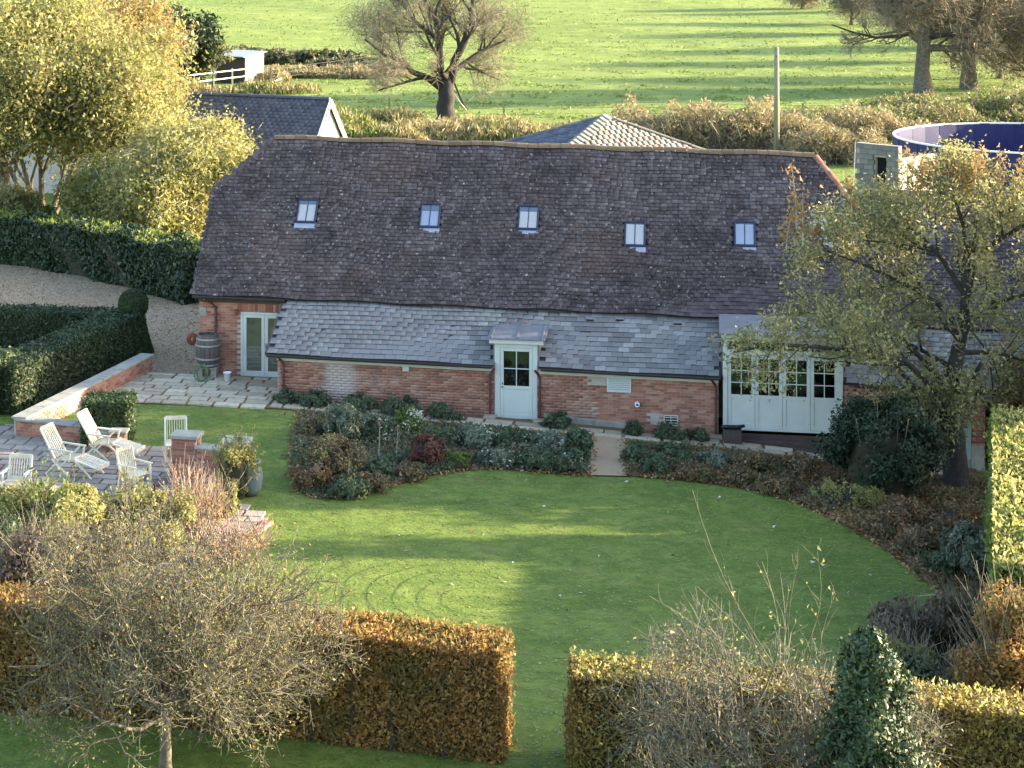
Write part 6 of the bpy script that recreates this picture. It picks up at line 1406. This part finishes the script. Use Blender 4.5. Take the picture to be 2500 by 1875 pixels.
# right lower shrubs
for i, (u, v, Y_, w_, h_, lf, n, lab, tw_) in enumerate((
  (2230, 1560, 40.0, 2.6, 1.25, 'beech_purple', 8000, 'brown twiggy shrub spilling over the right end of the lawn', 8),
  (2400, 1530, 40.2, 2.4, 1.5, 'shrub_brown', 8000, 'brown twiggy shrub below the rounded dark shrub', 8),
  (2500, 1640, 35.7, 2.4, 3.0, 'beech', 14000, 'russet shrub at the right picture edge', 6),
  (2330, 1740, 37.2, 2.4, 1.35, 'shrub_green', 9000, 'green leafy shrub behind the right front hedge', 4),
  (2200, 1720, 37.6, 1.6, 1.3, 'olive_leaf', 5000, 'olive twiggy shrub between the holly and the green shrub', 7))):
    p = at(u, v, Y_); shrub('twiggy_shrub', lab, (p.x, Y_, float(tz(p.x, Y_))), w_, h_, lf, n, .06, cat='shrub', stems=36, twigs=tw_, nclump=34, cs=.32, flop=1.0, depth=w_*.6)
p = at(2330, 1420, 41.5)
arc = empty('arching_stem', (p.x, 41.5, float(tz(p.x, 41.5))), 0, 'pale dead stems arching over beside the rounded dark shrub', 'stem')
MB().tube([(.3, 0, 0), (.22, 0, .45), (.0, 0, .8), (-.35, 0, .98), (-.75, 0, .95)], [.02, .018, .016, .012, .007], 6).build('stalk', 'twig_pale', arc, True); MB().tube([(.32, 0, 0), (.42, .1, .4), (.4, .1, .8), (.28, .1, 1.1)], [.016, .014, .01, .006], 6).build('stalk', 'twig_pale', arc, True)

# ---- fallen leaves on lawn and beds, tufts
def scat(poly, n):
    poly = [tuple(p[:2]) for p in poly]; x0, x1 = min(p[0] for p in poly), max(p[0] for p in poly); y0, y1 = min(p[1] for p in poly), max(p[1] for p in poly)
    x, y = rng.uniform(x0, x1, n*3), rng.uniform(y0, y1, n*3); k = inpoly(x, y, poly); x, y = x[k][:n], y[k][:n]; return x, y
def fallen(poly, n, size, m, off=.03):
    x, y = scat(poly, n); P = np.stack([x, y, tz(x, y)+off], 1); o = cards('fallen_leaves', P, size, m, None, nrm=np.tile([0, 0, 1.], (len(P), 1)), jit=.35, asp=1.2); o['kind'] = 'stuff'
fallen([(-6, 36), (15, 36), (14, 52), (10, 55), (-3, 60), (-6, 60)], 380, .05, 'litter')
fallen([(-6, 36), (15, 36), (14, 52), (10, 55), (-3, 60), (-6, 60)], 90, .07, 'flower_white')
fallen([G(-300, 632), G(0, 640), G(300, 688), G(500, 742), L2W(-9, 3), L2W(-9.5, 2.4), G(330, 930), G(-300, 940)], 26000, .045, 'gravel_stone', .035)
fallen(bedR, 16000, .075, 'litter', .06); fallen(bedL, 5000, .06, 'litter', .06)
for L_ in (bedL, bedR):
    P = [Vector((p[0], p[1])) for p in L_]; E_ = []
    for a, b in zip(P, P[1:]+P[:1]):
        k = int((b-a).length*70); E_ += [tuple(a.lerp(b, random.random())+Vector((random.gauss(0, .09), random.gauss(0, .09)))) for _ in range(k)]
    E_ = np.array(E_); PP = np.column_stack([E_, tz(E_[:, 0], E_[:, 1])+.05]); cards('fallen_leaves', PP, .06, 'litter', None, nrm=np.tile([0, 0, 1.], (len(PP), 1)), jit=.5)['kind'] = 'stuff'
x, y = scat([(-9.4, 33.5), (14, 33.5), (14.5, 50), (12, 56), (-3, 60.5), (-9, 60.5)], 70000); P = np.stack([x, y, tz(x, y)+.03], 1)
k = ~(inpoly(x, y, [tuple(p[:2]) for p in bedL]) | inpoly(x, y, [tuple(p[:2]) for p in bedR]) | inpoly(x, y, tpoly)); lx = np.array([W2L(a, b) for a, b in P[:, :2]]); k &= lx[:, 1] < -1.5; P = P[k]

leafmat('moss', ((.10, .13, .02), (.14, .17, .03), (.19, .20, .05)), .0); leafmat('worn', ((.09, .10, .03), (.13, .13, .05), (.17, .16, .07)), .0)
cards('grass_tufts', P[:26000]-np.array([0, 0, .012]), .05, 'moss', None, nrm=np.tile([0, 0, 1.], (26000, 1)), jit=.08, asp=1.5)['kind'] = 'stuff'

def cover(poly, n, hmax, mats, sz):
    x, y = scat(poly, n); k = (x-P0.x)*SA+(y-P0.y)*CA < -1.55; x, y = x[k], y[k]; z = tz(x, y); hh = hmax*(.45+.3*np.sin(x*2.1+y)+.25*np.sin(y*3.3-x*1.3))
    P = np.column_stack([x, y, z+.03+np.clip(hh, .05, 1)*rng.uniform(0, 1, len(x))**.7]); cl = np.sin(x*1.4+2)+np.sin(y*2.2+x)+rng.normal(size=len(x))*.8; idx = np.digitize(cl, np.quantile(cl, np.linspace(0, 1, len(mats)+1)[1:-1]))
    for i, m in enumerate(mats): cards('ground_cover', P[idx == i], sz, m, None)['kind'] = 'stuff'
cover(bedL, 30000, .34, ['shrub_green', 'shrub_sage', 'shrub_brown', 'shrub_green'], .055)
cover(bedR, 36000, .30, ['shrub_brown', 'shrub_green', 'litter', 'shrub_brown'], .055)
for X_, Y_, h_, w_, lab in ((24.5, 51.5, 6.4, 4.0, 'shortest unseen evergreen added beyond the tall hedge to shade the lawn'), (25, 54.3, 9.2, 3.4, 'unseen shading evergreen added beyond the tall hedge, next to the shortest one'), (25.5, 56.3, 9.5, 3.6, 'second tall evergreen of the unseen shading row added beyond the tall hedge'), (26, 58.6, 9.8, 4.0, 'middle evergreen of the unseen shading row added beyond the tall hedge'), (26, 61, 10.2, 4.4, 'tallest unseen shading evergreen added beyond the tall hedge'), (26, 64, 9.8, 4.6, 'evergreen at the far end of the unseen shading row added beyond the tall hedge'), (22.5, 49.3, 7.6, 1.5, 'narrow pointed unseen evergreen added close behind the tall hedge to shade the lawn')):
    shrub('evergreen_tree', lab, (X_, Y_, -1), w_, h_, 'yew', 5000, .24, cat='tree', stems=0, nclump=60, cs=.3)  # out-of-view evergreens added to throw shade over the lawn

n = 90000; v = rng.uniform(-40, 300, n); u = rng.uniform(-100, 2700, n); Yf = H*F/(v-V0); Xf = (u-CX)/F*Yf
cl = np.sin(Xf*.9+np.sin(Yf*.5)*2)+np.sin(Yf*.8+Xf*.21)+rng.normal(size=n)*.7; k = cl > .5; Xf, Yf = Xf[k][:30000], Yf[k][:30000]
fz_ = np.clip((Yf-150)/60, 0, 1)*(.12*np.sin(Xf*.11+Yf*.07)+.15*np.sin(Xf*.05-Yf*.13))
cards('pasture_tufts', np.column_stack([Xf, Yf, fz_+.04]), .17, 'tuft', None, nrm=np.tile([0, 0, 1.], (len(Xf), 1)), jit=.9, asp=2)['kind'] = 'stuff'

for u, v, w_, h_, lf, lab in ((30, 560, 2.6, 2.4, 'olive_leaf', 'olive undergrowth at the left picture edge behind the dark laurel hedge'), (105, 545, 1.6, 1.3, 'rank_green', 'low green undergrowth at the foot of the largest gold tree'), (225, 575, 3.0, 2.9, 'gold_leaf', 'golden undergrowth joining the two yellow trees behind the laurel hedge'), (330, 600, 3.4, 2.6, 'olive_leaf', 'olive bush low between the yellow tree and the laurel hedge')):
    Yu = 87.0; p = at(u, v, Yu); shrub('golden_bush', lab, (p.x, Yu, .35), w_, h_, lf, 9000, .1, cat='bush', stems=16, twigs=5, core=False, nclump=60, cs=.34)
